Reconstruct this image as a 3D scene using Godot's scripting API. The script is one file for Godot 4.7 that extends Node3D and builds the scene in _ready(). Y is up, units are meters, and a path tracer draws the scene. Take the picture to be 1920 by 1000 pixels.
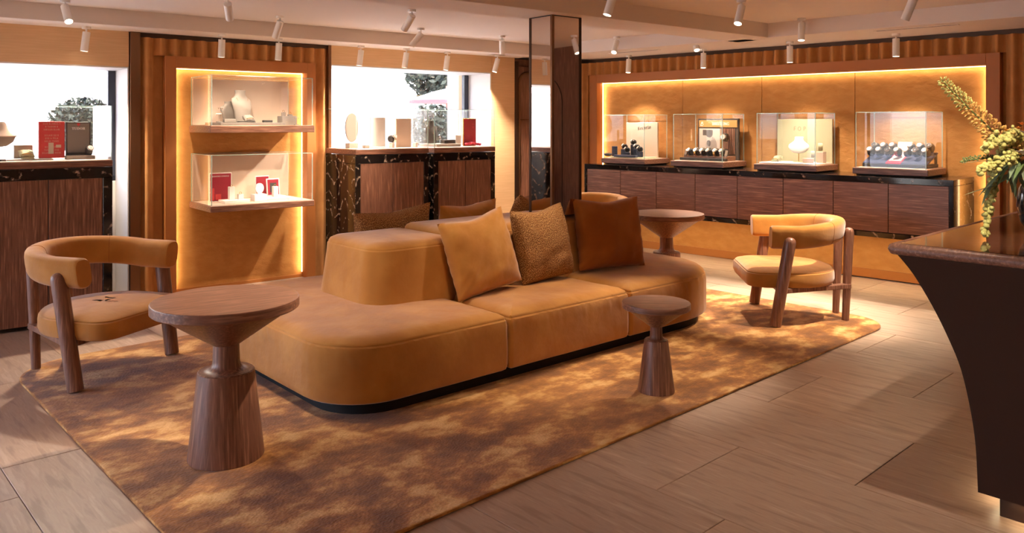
extends Node3D
# A jewellery and watch boutique: velvet island sofa round a mirrored column, display walls left and back.

const F := 1482.0     # focal length in pixels of the 1920x1000 frame
const YH := 233.5     # pixel row of the horizon (lens shifted down, verticals stay vertical)
const EYE := 1.5      # camera height in metres
const SOFFIT := 2.29
const COFFER := 2.42

var FA: Transform3D   # window wall: x along the wall, z into the room
var FB: Transform3D   # long display wall
var FS: Transform3D   # sofa: x along its front, z towards the front
var FT: Transform3D   # floor tiles: x = long joints, z = cross direction
var M := {}
var used := {}
var rng := RandomNumberGenerator.new()

# ---------------------------------------------------------------- mesh builder
class MB:
	var v := PackedVector3Array()
	var t := PackedInt32Array()
	func add(p: Vector3) -> int:
		v.append(p)
		return v.size() - 1
	func tri(a: int, b: int, c: int) -> void:
		t.append(a); t.append(b); t.append(c)
	func quad(a: int, b: int, c: int, d: int) -> void:
		tri(a, b, c); tri(a, c, d)
	func box(c: Vector3, s: Vector3, b := 0.002, bas := Basis()) -> MB:
		var h := s * 0.5
		b = minf(b, minf(h.x, minf(h.y, h.z)) * 0.98)
		var start := v.size()
		var sg := [-1.0, 1.0]
		for ix in 2:
			for iy in 2:
				for iz in 2:
					var q := Vector3(sg[ix] * h.x, sg[iy] * h.y, sg[iz] * h.z)
					var e := Vector3(sg[ix], sg[iy], sg[iz]) * b
					add(c + bas * (q - Vector3(0, e.y, e.z)))
					add(c + bas * (q - Vector3(e.x, 0, e.z)))
					add(c + bas * (q - Vector3(e.x, e.y, 0)))
		var id := func(x: int, y: int, z: int, k: int) -> int: return start + ((x * 2 + y) * 2 + z) * 3 + k
		for s2 in 2:
			quad(id.call(s2, 0, 0, 0), id.call(s2, 1, 0, 0), id.call(s2, 1, 1, 0), id.call(s2, 0, 1, 0))
			quad(id.call(0, s2, 0, 1), id.call(1, s2, 0, 1), id.call(1, s2, 1, 1), id.call(0, s2, 1, 1))
			quad(id.call(0, 0, s2, 2), id.call(1, 0, s2, 2), id.call(1, 1, s2, 2), id.call(0, 1, s2, 2))
		for p in 2:
			for q2 in 2:
				quad(id.call(p, q2, 0, 0), id.call(p, q2, 1, 0), id.call(p, q2, 1, 1), id.call(p, q2, 0, 1))
				quad(id.call(p, 0, q2, 0), id.call(p, 1, q2, 0), id.call(p, 1, q2, 2), id.call(p, 0, q2, 2))
				quad(id.call(0, p, q2, 1), id.call(1, p, q2, 1), id.call(1, p, q2, 2), id.call(0, p, q2, 2))
				for r in 2:
					tri(id.call(p, q2, r, 0), id.call(p, q2, r, 1), id.call(p, q2, r, 2))
		# make every triangle of this convex box point outwards
		var k := t.size() - 44 * 3
		while k < t.size():
			var a := v[t[k]]; var b2 := v[t[k + 1]]; var c2 := v[t[k + 2]]
			if (c2 - a).cross(b2 - a).dot(a + b2 + c2 - c * 3.0) < 0:
				var w := t[k + 1]; t[k + 1] = t[k + 2]; t[k + 2] = w
			k += 3
		return self
	func loft(rings: Array, cap0 := true, cap1 := true, closed := true) -> MB:
		var n: int = rings[0].size()
		var s := v.size()
		var t0 := t.size()
		for r in rings:
			for p in r: add(p)
		var m := n if closed else n - 1
		for i in rings.size() - 1:
			for j in m:
				var j2 := (j + 1) % n
				quad(s + i * n + j, s + (i + 1) * n + j, s + (i + 1) * n + j2, s + i * n + j2)
		if cap0: fan(s, n, false)
		if cap1: fan(s + (rings.size() - 1) * n, n, true)
		orient(t0)
		return self
	func orient(t0: int) -> void:      # turn the triangles added since t0 so that they face outwards
		var vol := 0.0
		var o := v[t[t0]]
		var k := t0
		while k < t.size():
			vol += (v[t[k]] - o).dot((v[t[k + 1]] - o).cross(v[t[k + 2]] - o))
			k += 3
		if vol <= 0: return
		k = t0
		while k < t.size():
			var w := t[k + 1]; t[k + 1] = t[k + 2]; t[k + 2] = w
			k += 3
	func fan(s: int, n: int, flip: bool) -> void:
		var c := Vector3.ZERO
		for j in n: c += v[s + j]
		var k := add(c / n)
		for j in n:
			if flip: tri(k, s + (j + 1) % n, s + j)
			else: tri(k, s + j, s + (j + 1) % n)
	func lathe(prof: Array, n := 24, c := Vector3.ZERO, bas := Basis()) -> MB:
		var rings := []
		for p in prof:
			var r := PackedVector3Array()
			for j in n:
				var a := TAU * j / n
				r.append(c + bas * Vector3(cos(a) * p.x, p.y, sin(a) * p.x))
			rings.append(r)
		return loft(rings)
	func tube(path: Array, rad, n := 10, closed := false) -> MB:
		var rings := []
		var up := Vector3.UP
		var m := path.size()
		for i in m:
			var d: Vector3 = (path[(i + 1) % m] - path[(i - 1 + m) % m]) if closed else (path[mini(i + 1, m - 1)] - path[maxi(i - 1, 0)])
			d = d.normalized()
			if absf(d.dot(up)) > 0.95: up = Vector3.RIGHT if absf(d.x) < 0.8 else Vector3.BACK
			var x := d.cross(up).normalized()
			up = x.cross(d).normalized()
			var r := PackedVector3Array()
			var q: float = rad[i] if rad is Array else rad
			for j in n:
				var a := TAU * j / n
				r.append(path[i] + (x * cos(a) + up * sin(a)) * q)
			rings.append(r)
		if closed: rings.append(rings[0])
		return loft(rings, not closed, not closed)
	func prism(poly: Array, y0: float, y1: float) -> MB:
		var area := 0.0
		for i in poly.size():
			area += poly[i].x * poly[(i + 1) % poly.size()].y - poly[i].y * poly[(i + 1) % poly.size()].x
		if area > 0:
			poly = poly.duplicate()
			poly.reverse()
		var pts := PackedVector2Array()
		for p in poly: pts.append(p)
		var idx := Geometry2D.triangulate_polygon(pts)
		var s := v.size()
		var n: int = poly.size()
		for p in poly: add(Vector3(p.x, y0, p.y))
		for p in poly: add(Vector3(p.x, y1, p.y))
		for j in n: quad(s + j, s + n + j, s + n + (j + 1) % n, s + (j + 1) % n)
		for k in idx.size() / 3:
			var a := s + idx[k * 3]; var b := s + idx[k * 3 + 1]; var c := s + idx[k * 3 + 2]
			if (v[c] - v[a]).cross(v[b] - v[a]).y < 0:
				var w := b; b = c; c = w
			tri(a + n, b + n, c + n)
			tri(a, c, b)
		return self
	func mesh(crease := 40.0) -> ArrayMesh:
		var nt := t.size() / 3
		var fn := PackedVector3Array(); fn.resize(nt)
		var un := PackedVector3Array(); un.resize(nt)
		var at := {}
		var key := []
		key.resize(v.size())
		for i in v.size(): key[i] = Vector3i((v[i] * 20000.0).round())
		for k in nt:
			var a := v[t[k * 3]]
			fn[k] = (v[t[k * 3 + 2]] - a).cross(v[t[k * 3 + 1]] - a)
			un[k] = fn[k].normalized()
			for j in 3:
				var kk = key[t[k * 3 + j]]
				if not at.has(kk): at[kk] = PackedInt32Array()
				at[kk].append(k)
		var lim := cos(deg_to_rad(crease))
		var pv := PackedVector3Array(); var pn := PackedVector3Array()
		for k in nt:
			if fn[k].length_squared() < 1e-18: continue
			for j in 3:
				var n := Vector3.ZERO
				for f in at[key[t[k * 3 + j]]]:
					if un[f].dot(un[k]) > lim: n += fn[f]
				pv.append(v[t[k * 3 + j]])
				pn.append(n.normalized() if n.length_squared() > 1e-20 else un[k])
		var arr := []
		arr.resize(Mesh.ARRAY_MAX)
		arr[Mesh.ARRAY_VERTEX] = pv
		arr[Mesh.ARRAY_NORMAL] = pn
		var am := ArrayMesh.new()
		am.add_surface_from_arrays(Mesh.PRIMITIVE_TRIANGLES, arr)
		return am

# ---------------------------------------------------------------- placing things
func numbered(called: String) -> String:
	var n: int = used.get(called, -1) + 1
	used[called] = n
	return called if n == 0 else "%s_%03d" % [called, n]

func thing(called: String, label: String, category: String, at := Transform3D(), group := "") -> Node3D:
	var o := Node3D.new()
	o.name = numbered(called)
	add_child(o)
	o.transform = at
	o.set_meta("label", label)
	o.set_meta("category", category)
	if group: o.set_meta("group", group)
	return o

func part(parent: Node3D, called: String, m: Mesh, mat: Material, at := Transform3D()) -> MeshInstance3D:
	var o := MeshInstance3D.new()
	o.mesh = m
	o.material_override = mat
	o.name = called
	o.transform = at
	parent.add_child(o, true)
	return o

func struct(called: String, m: Mesh, mat: Material, at := Transform3D(), parent: Node3D = null) -> MeshInstance3D:
	var o := MeshInstance3D.new()
	o.mesh = m
	o.material_override = mat
	o.name = numbered(called) if parent == null else called
	o.transform = at
	(parent if parent else self as Node3D).add_child(o, true)
	if parent == null: o.set_meta("kind", "structure")
	return o

func copy(o: Node3D, called: String, at: Transform3D, label := "") -> Node3D:
	var c: Node3D = o.duplicate()
	c.name = numbered(called)
	add_child(c)
	c.transform = at
	if label: c.set_meta("label", label)
	return c

var boxes := {}
func bx(s: Vector3, b := 0.002, c := Vector3.ZERO) -> ArrayMesh:
	var k := [s, b, c]
	if not boxes.has(k): boxes[k] = MB.new().box(c, s, b).mesh(10.0)
	return boxes[k]

# point on a horizontal plane of height h seen at a pixel of the photograph
func P(px: float, py: float, h := 0.0) -> Vector3:
	var z := F * (EYE - h) / (py - YH)
	return Vector3((px - 960.0) / F * z, h, -z)

# point in a wall frame (u along, height, w out of the wall) seen at a pixel
func uv(f: Transform3D, px: float, py: float, w: float) -> Vector3:
	var d := Vector3((px - 960.0) / F, 0, -1)
	var t := (w + f.origin.dot(f.basis.z)) / d.dot(f.basis.z)
	return Vector3((d * t - f.origin).dot(f.basis.x), EYE - (py - YH) / F * t, w)

func inf(f: Transform3D, p: Vector3, turn := 0.0) -> Transform3D:   # a place inside a wall frame, turned about y
	return f * Transform3D(Basis(Vector3.UP, turn), p)

func face(pos: Vector3, dir: Vector3) -> Transform3D:                # local +z looks along dir
	dir.y = 0
	dir = dir.normalized()
	return Transform3D(Basis(Vector3.UP.cross(dir), Vector3.UP, dir), pos)

func yaw(p: Vector3, a: float) -> Transform3D:
	return Transform3D(Basis(Vector3.UP, a), p)

# ---------------------------------------------------------------- materials
func srgb(r: float, g: float, b: float) -> Color:
	return Color(r / 255.0, g / 255.0, b / 255.0)

func noise(seed_: int, freq: float, oct: int, stops: Array, kind := FastNoiseLite.TYPE_SIMPLEX_SMOOTH, fractal := FastNoiseLite.FRACTAL_FBM, size := 512, warp := 0.0, gain := 0.5) -> NoiseTexture2D:
	var n := FastNoiseLite.new()
	n.seed = seed_
	n.noise_type = kind
	n.frequency = freq
	n.fractal_type = fractal
	n.fractal_octaves = oct
	n.fractal_gain = gain
	if warp > 0.0:
		n.domain_warp_enabled = true
		n.domain_warp_amplitude = warp
		n.domain_warp_frequency = freq * 1.6
	var t := NoiseTexture2D.new()
	t.width = size
	t.height = size
	t.seamless = true
	t.seamless_blend_skirt = 0.25
	t.noise = n
	if stops:
		var g := Gradient.new()
		g.offsets = PackedFloat32Array()
		var off := PackedFloat32Array(); var col := PackedColorArray()
		for s in stops:
			off.append(s[0]); col.append(s[1])
		g.offsets = off
		g.colors = col
		t.color_ramp = g
	return t

func plain(called: String, c: Color, rough := 0.6, metal := 0.0) -> StandardMaterial3D:
	var m := StandardMaterial3D.new()
	m.resource_name = called
	m.albedo_color = c
	m.roughness = rough
	m.metallic = metal
	M[called] = m
	return m

func tex(called: String, t: Texture2D, scale: Vector3, rough := 0.6, world := false) -> StandardMaterial3D:
	var m := plain(called, Color.WHITE, rough)
	m.albedo_texture = t
	m.uv1_triplanar = true
	m.uv1_world_triplanar = world
	m.uv1_triplanar_sharpness = 6.0
	m.uv1_scale = scale
	return m

func relief(m: StandardMaterial3D, t: Texture2D, cm: float) -> void:
	m.heightmap_enabled = true
	m.heightmap_texture = t
	m.heightmap_scale = cm

func glow(called: String, c: Color, e: float) -> StandardMaterial3D:
	var m := plain(called, c, 0.5)
	m.emission_enabled = true
	m.emission = c
	m.emission_energy_multiplier = e
	return m

func variant(from: String, called: String, off: Vector3) -> StandardMaterial3D:
	var m: StandardMaterial3D = M[from].duplicate()
	m.resource_name = called
	m.uv1_offset = off
	M[called] = m
	return m

func materials() -> void:
	# walnut veneer: long streaks, grain direction set by the stretch of the lookup
	var wa := srgb(104, 67, 51); var wb := srgb(141, 96, 76); var wc := srgb(168, 121, 97)
	var wood := noise(11, 0.012, 5, [[0.2, wa], [0.42, srgb(132, 89, 70)], [0.52, srgb(122, 81, 63)], [0.62, srgb(134, 91, 72)], [0.84, wc]], FastNoiseLite.TYPE_SIMPLEX_SMOOTH, FastNoiseLite.FRACTAL_FBM, 1024, 18.0)
	tex("walnut_upright", wood, Vector3(4.4, 0.22, 4.4), 0.42)
	tex("walnut_level", wood, Vector3(0.22, 4.4, 4.4), 0.42)
	tex("walnut_table", wood, Vector3(0.3, 4.0, 4.0), 0.38)
	tex("walnut_turned", wood, Vector3(4.4, 0.25, 4.4), 0.36)
	for i in 4:      # the same veneer, cut from another place in the sheet
		variant("walnut_upright", "walnut_upright_%d" % i, Vector3(0.37 * i, 0.21 * i, 0.53 * i))
		variant("walnut_level", "walnut_level_%d" % i, Vector3(0.29 * i, 0.41 * i, 0.17 * i))
	# velvet upholstery
	var vel := noise(21, 0.006, 5, [[0.25, srgb(174, 114, 46)], [0.5, srgb(182, 122, 51)], [0.75, srgb(190, 131, 60)]])
	for a in [["velvet", Color(1, 1, 1)], ["velvet_cushion", Color(1, 1, 1)], ["velvet_rust", Color(0.86, 0.74, 0.66)]]:
		var m := tex(a[0], vel, Vector3(0.9, 0.9, 0.9), 0.85)
		m.albedo_color = a[1]
		m.metallic_specular = 0.25
		m.rim_enabled = true
		m.rim = 0.8
		m.rim_tint = 0.6
		relief(m, noise(22, 0.014, 4, []), 0.25)
	var boucle := noise(31, 0.09, 4, [[0.3, srgb(98, 56, 22)], [0.52, srgb(142, 88, 38)], [0.72, srgb(214, 168, 108)]])
	var bm := tex("boucle", boucle, Vector3(4.0, 2.0, 4.0), 0.95)
	relief(bm, boucle, 0.4)
	# rug: silky pile with light and dark brushed patches
	var rugt := noise(41, 0.0068, 7, [[0.24, srgb(126, 76, 26)], [0.42, srgb(152, 96, 38)], [0.53, srgb(174, 115, 50)], [0.62, srgb(198, 144, 76)], [0.78, srgb(220, 174, 110)]], FastNoiseLite.TYPE_SIMPLEX_SMOOTH, FastNoiseLite.FRACTAL_FBM, 2048, 0.0, 0.62)
	var rm := tex("rug", rugt, Vector3(0.2, 0.2, 0.3), 0.95)
	rm.rim_enabled = true
	rm.rim = 0.4
	rm.rim_tint = 0.6
	relief(rm, noise(43, 0.12, 3, [], FastNoiseLite.TYPE_SIMPLEX_SMOOTH, FastNoiseLite.FRACTAL_FBM, 2048), 0.25)
	# vein-cut travertine
	var trav := noise(51, 0.010, 6, [[0.2, srgb(164, 136, 116)], [0.45, srgb(186, 158, 137)], [0.62, srgb(179, 150, 129)], [0.85, srgb(198, 172, 152)]], FastNoiseLite.TYPE_SIMPLEX_SMOOTH, FastNoiseLite.FRACTAL_FBM, 1024, 25.0)
	for i in 5:
		var m := tex("travertine_%d" % i, trav, Vector3(1.7, 1.0, 0.2), 0.4)
		m.uv1_offset = Vector3(0.31 * i, 0, 0.23 * i)
		m.albedo_color = [Color(1, 1, 1), Color(0.97, 0.97, 0.97), Color(0.99, 0.98, 0.97), Color(0.95, 0.95, 0.95), Color(1, 0.99, 0.97)][i]
	tex("screed", trav, Vector3(1.2, 1, 0.3), 0.7)
	# dark marble with pale veins
	var marb := noise(61, 0.006, 4, [[0.0, srgb(30, 24, 22)], [0.66, srgb(26, 21, 20)], [0.81, srgb(38, 31, 28)], [0.86, srgb(100, 82, 70)], [0.92, srgb(180, 156, 136)], [1.0, srgb(190, 166, 146)]], FastNoiseLite.TYPE_SIMPLEX_SMOOTH, FastNoiseLite.FRACTAL_RIDGED, 1024, 60.0, 0.35)
	tex("marble", marb, Vector3(0.75, 0.75, 0.75), 0.08)
	var marb2 := noise(63, 0.008, 5, [[0.0, srgb(58, 36, 28)], [0.72, srgb(74, 46, 34)], [0.88, srgb(120, 84, 66)], [0.97, srgb(190, 160, 140)]], FastNoiseLite.TYPE_SIMPLEX_SMOOTH, FastNoiseLite.FRACTAL_RIDGED, 1024, 40.0)
	tex("marble_brown", marb2, Vector3(1.1, 1.1, 1.1), 0.06)
	# walls
	var sued := noise(71, 0.012, 5, [[0.2, srgb(184, 125, 62)], [0.5, srgb(189, 130, 66)], [0.8, srgb(194, 136, 72)]], FastNoiseLite.TYPE_SIMPLEX_SMOOTH, FastNoiseLite.FRACTAL_FBM, 1024, 20.0)
	var sm := tex("suede", sued, Vector3(0.45, 0.8, 0.45), 0.85)
	relief(sm, noise(72, 0.012, 5, [], FastNoiseLite.TYPE_SIMPLEX_SMOOTH, FastNoiseLite.FRACTAL_FBM, 1024, 40.0), 0.45)
	var felt := noise(81, 0.02, 5, [[0.2, srgb(178, 120, 66)], [0.5, srgb(186, 127, 70)], [0.8, srgb(194, 135, 77)]])
	tex("felt", felt, Vector3(0.8, 0.5, 0.8), 0.9)
	plain("frame_orange", srgb(172, 104, 48), 0.55)
	plain("skirting", srgb(176, 108, 46), 0.6)
	var br := noise(91, 0.02, 4, [[0.2, srgb(214, 174, 130)], [0.5, srgb(217, 177, 133)], [0.8, srgb(221, 182, 138)]])
	var bz := tex("bronze_panel", br, Vector3(0.25, 5.0, 0.25), 0.38)
	bz.metallic = 0.12
	plain("bronze", srgb(124, 88, 62), 0.32, 0.8)
	plain("bronze_dark", srgb(70, 50, 38), 0.4, 0.7)
	plain("black_trim", srgb(22, 18, 16), 0.5)
	plain("plinth_black", srgb(14, 12, 12), 0.8)
	plain("ceiling_paint", srgb(226, 212, 202), 0.9)
	plain("jamb_white", srgb(208, 202, 196), 0.6)
	plain("white_metal", srgb(236, 228, 220), 0.4)
	plain("slot_shade", srgb(60, 40, 28), 0.8)  # flat dark brown standing for the shade inside the vent slots
	var mir := plain("mirror", srgb(226, 214, 204), 0.02, 1.0)
	mir.metallic_specular = 0.9
	plain("desk_brown", srgb(62, 41, 31), 0.75).metallic_specular = 0.2
	plain("lead_frame", srgb(46, 50, 62), 0.4)
	# glass
	var gl := plain("glass", Color(0.96, 1.0, 0.98, 0.004), 0.0)
	gl.transparency = BaseMaterial3D.TRANSPARENCY_ALPHA
	gl.metallic_specular = 0.34      # low-reflection display glass
	var ge := plain("glass_edge", Color(0.78, 0.9, 0.86, 0.45), 0.05)
	ge.transparency = BaseMaterial3D.TRANSPARENCY_ALPHA
	var wg := plain("window_glass", Color(0.97, 1.0, 1.0, 0.004), 0.0)
	wg.transparency = BaseMaterial3D.TRANSPARENCY_ALPHA
	# displays
	plain("linen", srgb(214, 190, 170), 0.9)
	plain("paper_white", srgb(238, 232, 226), 0.8)
	plain("display_white", srgb(244, 238, 230), 0.7)
	plain("grey_suede", srgb(136, 124, 114), 0.95)
	plain("grey_tray", srgb(122, 112, 104), 0.9)
	plain("navy_leather", srgb(46, 52, 76), 0.5)
	plain("black_leather", srgb(30, 27, 27), 0.55)
	plain("charcoal", srgb(54, 50, 48), 0.7)
	plain("crimson", srgb(150, 22, 44), 0.5)
	plain("red_card", srgb(206, 62, 62), 0.7)
	plain("rose_red", srgb(214, 60, 86), 0.6)
	plain("sage", srgb(176, 172, 140), 0.9)
	plain("gold", srgb(214, 164, 88), 0.25, 0.9)
	plain("gold_band", srgb(188, 142, 80), 0.45, 0.3)
	plain("steel", srgb(206, 200, 194), 0.22, 0.9)
	plain("dial_dark", srgb(40, 38, 42), 0.3)
	plain("dial_light", srgb(204, 198, 186), 0.3)
	plain("ink", srgb(26, 22, 20), 0.7)
	plain("white_ink", srgb(240, 236, 232), 0.6)
	plain("photo_grey", srgb(190, 172, 156), 0.8)
	plain("photo_dark", srgb(84, 74, 68), 0.8)
	plain("photo_skin", srgb(150, 134, 122), 0.8)
	plain("taupe", srgb(136, 118, 102), 0.9)
	plain("copper_ink", srgb(164, 112, 84), 0.5)
	# plants and outdoors
	var lf := plain("leaf", srgb(92, 112, 66), 0.5)
	lf.backlight_enabled = true
	lf.backlight = Color(0.2, 0.25, 0.1)
	var l2 := plain("leaf_grey", srgb(112, 128, 96), 0.55)
	l2.backlight_enabled = true
	l2.backlight = Color(0.18, 0.2, 0.1)
	plain("tassel", srgb(176, 170, 98), 0.8)
	plain("floret", srgb(204, 158, 84), 0.7)
	plain("floret_tip", srgb(178, 168, 96), 0.7)
	plain("petal", srgb(244, 228, 220), 0.6)
	plain("petal_orange", srgb(226, 140, 50), 0.6)
	plain("stem_green", srgb(96, 110, 54), 0.6)
	plain("vase_dark", srgb(30, 38, 42), 0.06)
	plain("outdoor_wall", srgb(232, 226, 216), 0.9)
	plain("outdoor_paving", srgb(200, 194, 186), 0.9)
	plain("outdoor_shade_taupe", srgb(176, 160, 150), 0.8)  # darker taupe for awning and boards, doubling as shade tone in house windows
	plain("parasol_cloth", srgb(240, 232, 226), 0.9)
	plain("parasol_red", srgb(196, 70, 74), 0.9)
	var hedge := noise(95, 0.05, 4, [[0.25, srgb(16, 20, 14)], [0.55, srgb(30, 38, 26)], [0.85, srgb(62, 70, 50)]])
	tex("hedge", hedge, Vector3(2, 2, 2), 0.8)
	glow("lamp_face", Color(1.0, 0.93, 0.82), 9.0)
	glow("led_strip", Color(1.0, 0.87, 0.62), 5.0)
# ---------------------------------------------------------------- camera, sky, light
const WARM := Color(1.0, 0.925, 0.83)
const LED := Color(1.0, 0.91, 0.74)

func camera_and_light() -> void:
	var cam := Camera3D.new()
	cam.name = "camera"
	add_child(cam)
	cam.position = Vector3(0, EYE, 0)
	cam.set_frustum(0.1 * 1000.0 / F, Vector2(0, -0.1 * (500.0 - YH) / F), 0.1, 200.0)
	cam.current = true
	var e := Environment.new()
	e.background_mode = Environment.BG_SKY
	var sk := ProceduralSkyMaterial.new()
	sk.sky_top_color = Color(0.62, 0.76, 1.0)
	sk.sky_horizon_color = Color(0.90, 0.95, 1.0)
	sk.ground_horizon_color = Color(0.9, 0.88, 0.86)
	sk.ground_bottom_color = Color(0.7, 0.68, 0.66)
	sk.energy_multiplier = 6.5
	var s := Sky.new()
	s.sky_material = sk
	e.sky = s
	e.tonemap_mode = Environment.TONE_MAPPER_LINEAR
	e.tonemap_exposure = 1.38
	e.ambient_light_source = Environment.AMBIENT_SOURCE_SKY
	e.sdfgi_enabled = true
	e.ssao_enabled = true
	e.ssil_enabled = true
	var we := WorldEnvironment.new()
	we.name = "surroundings"
	we.environment = e
	add_child(we)
	var sun := DirectionalLight3D.new()
	sun.name = "sun"
	sun.light_color = Color(1.0, 0.97, 0.92)
	sun.light_energy = 6.0
	sun.light_angular_distance = 0.5
	sun.shadow_enabled = true
	sun.sky_mode = DirectionalLight3D.SKY_MODE_LIGHT_ONLY
	add_child(sun)
	# the sun stands behind this building and lights the house fronts across the street
	var d := (-FA.basis.z * 0.75 + FA.basis.x * 0.45 - Vector3.UP * 0.95).normalized()
	sun.basis = Basis.looking_at(d)

func area(called: String, at: Vector3, dir: Vector3, along: Vector3, size: Vector2, energy: float, c := LED) -> void:
	var l := AreaLight3D.new()
	l.name = numbered(called)
	l.area_size = size
	l.light_energy = energy
	l.light_color = c
	l.shadow_enabled = true
	l.area_range = 12.0
	add_child(l)
	var z := -dir.normalized()
	var x := along.normalized()
	l.transform = Transform3D(Basis(x, z.cross(x), z), at)

# ---------------------------------------------------------------- room
func setting() -> void:
	var wl := FA.origin - FA.basis.x * 4.2
	var cn := FA.origin + FA.basis.x * 5.963
	var b1 := FB.origin + FB.basis.x * 4.3
	var b2 := b1 + FB.basis.z * 1.05
	var b3 := b2 + FB.basis.x * 2.6
	var room := [wl, cn, b1, b2, b3, Vector3(b3.x, 0, 2.6), Vector3(wl.x, 0, 2.6)]
	var poly := []
	for p in room: poly.append(Vector2(p.x, p.z))
	var big := [Vector2(-8.2, -3.2), Vector2(0.5, -10.6), Vector2(6.6, -6.2), Vector2(6.6, 3.2), Vector2(-8.2, 3.2)]

	# floor: screed slab and stone tiles laid in a broken bond
	var floor_ := struct("floor", MB.new().prism(big, -0.2, -0.012).mesh(), M.screed)
	var known := {0: -3.68, 1: -4.034, 4: -1.967, 5: -1.43, 6: -2.179, 7: -1.672}
	var tile := bx(Vector3(0.637, 0.012, 1.297), 0.0015)
	var grown: PackedVector2Array = Geometry2D.offset_polygon(PackedVector2Array(poly), 0.5)[0]
	for k in range(-3, 13):
		var a := 0.08 + 0.64 * k + 0.32
		var j: float = known.get(k, -3.0 + rng.randf() * 1.3)
		for i in range(-8, 8):
			var c := FT * Vector3(a, -0.006, j + 1.3 * (i + 0.5))
			if c.z > -1.6 or not Geometry2D.is_point_in_polygon(Vector2(c.x, c.z), grown): continue
			var turn := PI if rng.randf() < 0.5 else 0.0
			struct("tile", tile, M["travertine_%d" % rng.randi_range(0, 4)], Transform3D(FT.basis * Basis(Vector3.UP, turn), c), floor_)

	# ceiling: raised field, soffits along the walls, a beam that carries the column
	struct("ceiling", MB.new().prism(big, COFFER, 2.7).mesh(), M.ceiling_paint)
	struct("trim_1", bx(Vector3(10.6, 0.2, 0.88), 0.003, Vector3(0.8, SOFFIT + 0.1, -0.06)), M.ceiling_paint, FA)
	struct("trim_2", bx(Vector3(8.0, 0.2, 1.40), 0.003, Vector3(2.6, SOFFIT + 0.1, 0.10)), M.ceiling_paint, FB)
	struct("trim_3", bx(Vector3(9.6, 0.2, 0.42), 0.003, Vector3(0.9, SOFFIT + 0.1, 2.93)), M.ceiling_paint, FA)
	for a in [[FB, 3.345, 0.64, 0.63, "slim slotted air vent in the lowered ceiling above the watch tray case"], [FB, 0.468, 0.53, 0.64, "slim slotted air vent in the lowered ceiling above the scripted panel case"], [FA, 4.726, 0.23, 0.22, "short slotted air vent in the lowered ceiling by the bronze wall end"]]:
		var v := thing("air_vent", a[4], "vent", inf(a[0], Vector3(a[1], SOFFIT, a[2])), "slotted air vents in the soffits")
		part(v, "frame", MB.new().box(Vector3(0, -0.002, 0.03), Vector3(a[3], 0.006, 0.01)).box(Vector3(0, -0.002, -0.03), Vector3(a[3], 0.006, 0.01)).box(Vector3(a[3] / 2, -0.002, 0), Vector3(0.012, 0.006, 0.07)).box(Vector3(-a[3] / 2, -0.002, 0), Vector3(0.012, 0.006, 0.07)).mesh(), M.ceiling_paint)
		part(v, "slot", bx(Vector3(a[3], 0.003, 0.02), 0.0005, Vector3(0, -0.0005, 0.014)), M.slot_shade)
		part(v, "slot", bx(Vector3(a[3], 0.003, 0.02), 0.0005, Vector3(0, -0.0005, -0.014)), M.slot_shade)

	# window wall
	var wall := func(called: String, u0: float, u1: float, y0: float, y1: float, w0: float, w1: float, mat: Material, f: Transform3D) -> MeshInstance3D:
		return struct(called, bx(Vector3(u1 - u0, y1 - y0, w1 - w0), 0.002, Vector3((u0 + u1) / 2, (y0 + y1) / 2, (w0 + w1) / 2)), mat, f)
	var lw := -1.25
	wall.call("wall_left", lw, 0.926, 1.99, 2.5, -0.5, 0.0, M.bronze_panel, FA)
	wall.call("wall_left", -1.6, lw, 0.0, 2.5, -0.5, 0.0, M.bronze_panel, FA)
	wall.call("wall_left", -4.0, -1.6, 1.99, 2.5, -0.5, 0.0, M.bronze_panel, FA)
	wall.call("wall_left", -4.5, -4.0, 0.0, 2.5, -0.5, 0.0, M.bronze_panel, FA)
	wall.call("wall_left", 0.926, 2.784, 0.0, 2.5, -0.5, -0.1, M.suede, FA)
	wall.call("wall_left", 2.784, 4.797, 2.10, 2.5, -0.5, 0.0, M.bronze_panel, FA)
	wall.call("wall_left", 4.797, 5.147, 0.0, 2.5, -0.5, 0.0, M.bronze_panel, FA)
	wall.call("wall_left", 5.147, 6.3, 0.0, 2.5, -0.5, -0.12, M.walnut_upright, FA)
	wall.call("trim_4", 0.932, 1.012, 0.0, SOFFIT, -0.1, 0.02, M.bronze, FA)
	wall.call("trim_5", 2.752, 2.782, 0.0, SOFFIT, -0.1, 0.02, M.bronze, FA)
	# white linings of the window openings
	for a in [[0.914, 0.926, 0.0, 1.99], [lw, lw + 0.012, 0.0, 1.99], [4.785, 4.797, 0.0, 2.10], [2.784, 2.796, 0.0, 2.10]]:
		wall.call("trim_6", a[0], a[1], a[2], a[3], -0.5, -0.002, M.jamb_white, FA)
	for a in [[lw, 0.926, 1.99], [2.784, 4.797, 2.10]]:
		wall.call("trim_7", a[0], a[1], a[2] - 0.012, a[2], -0.5, -0.002, M.jamb_white, FA)
	# windows: dark frame, a large pane, low apron behind the cabinets; the last is an unseen opening added for daylight
	var n := 0
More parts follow.
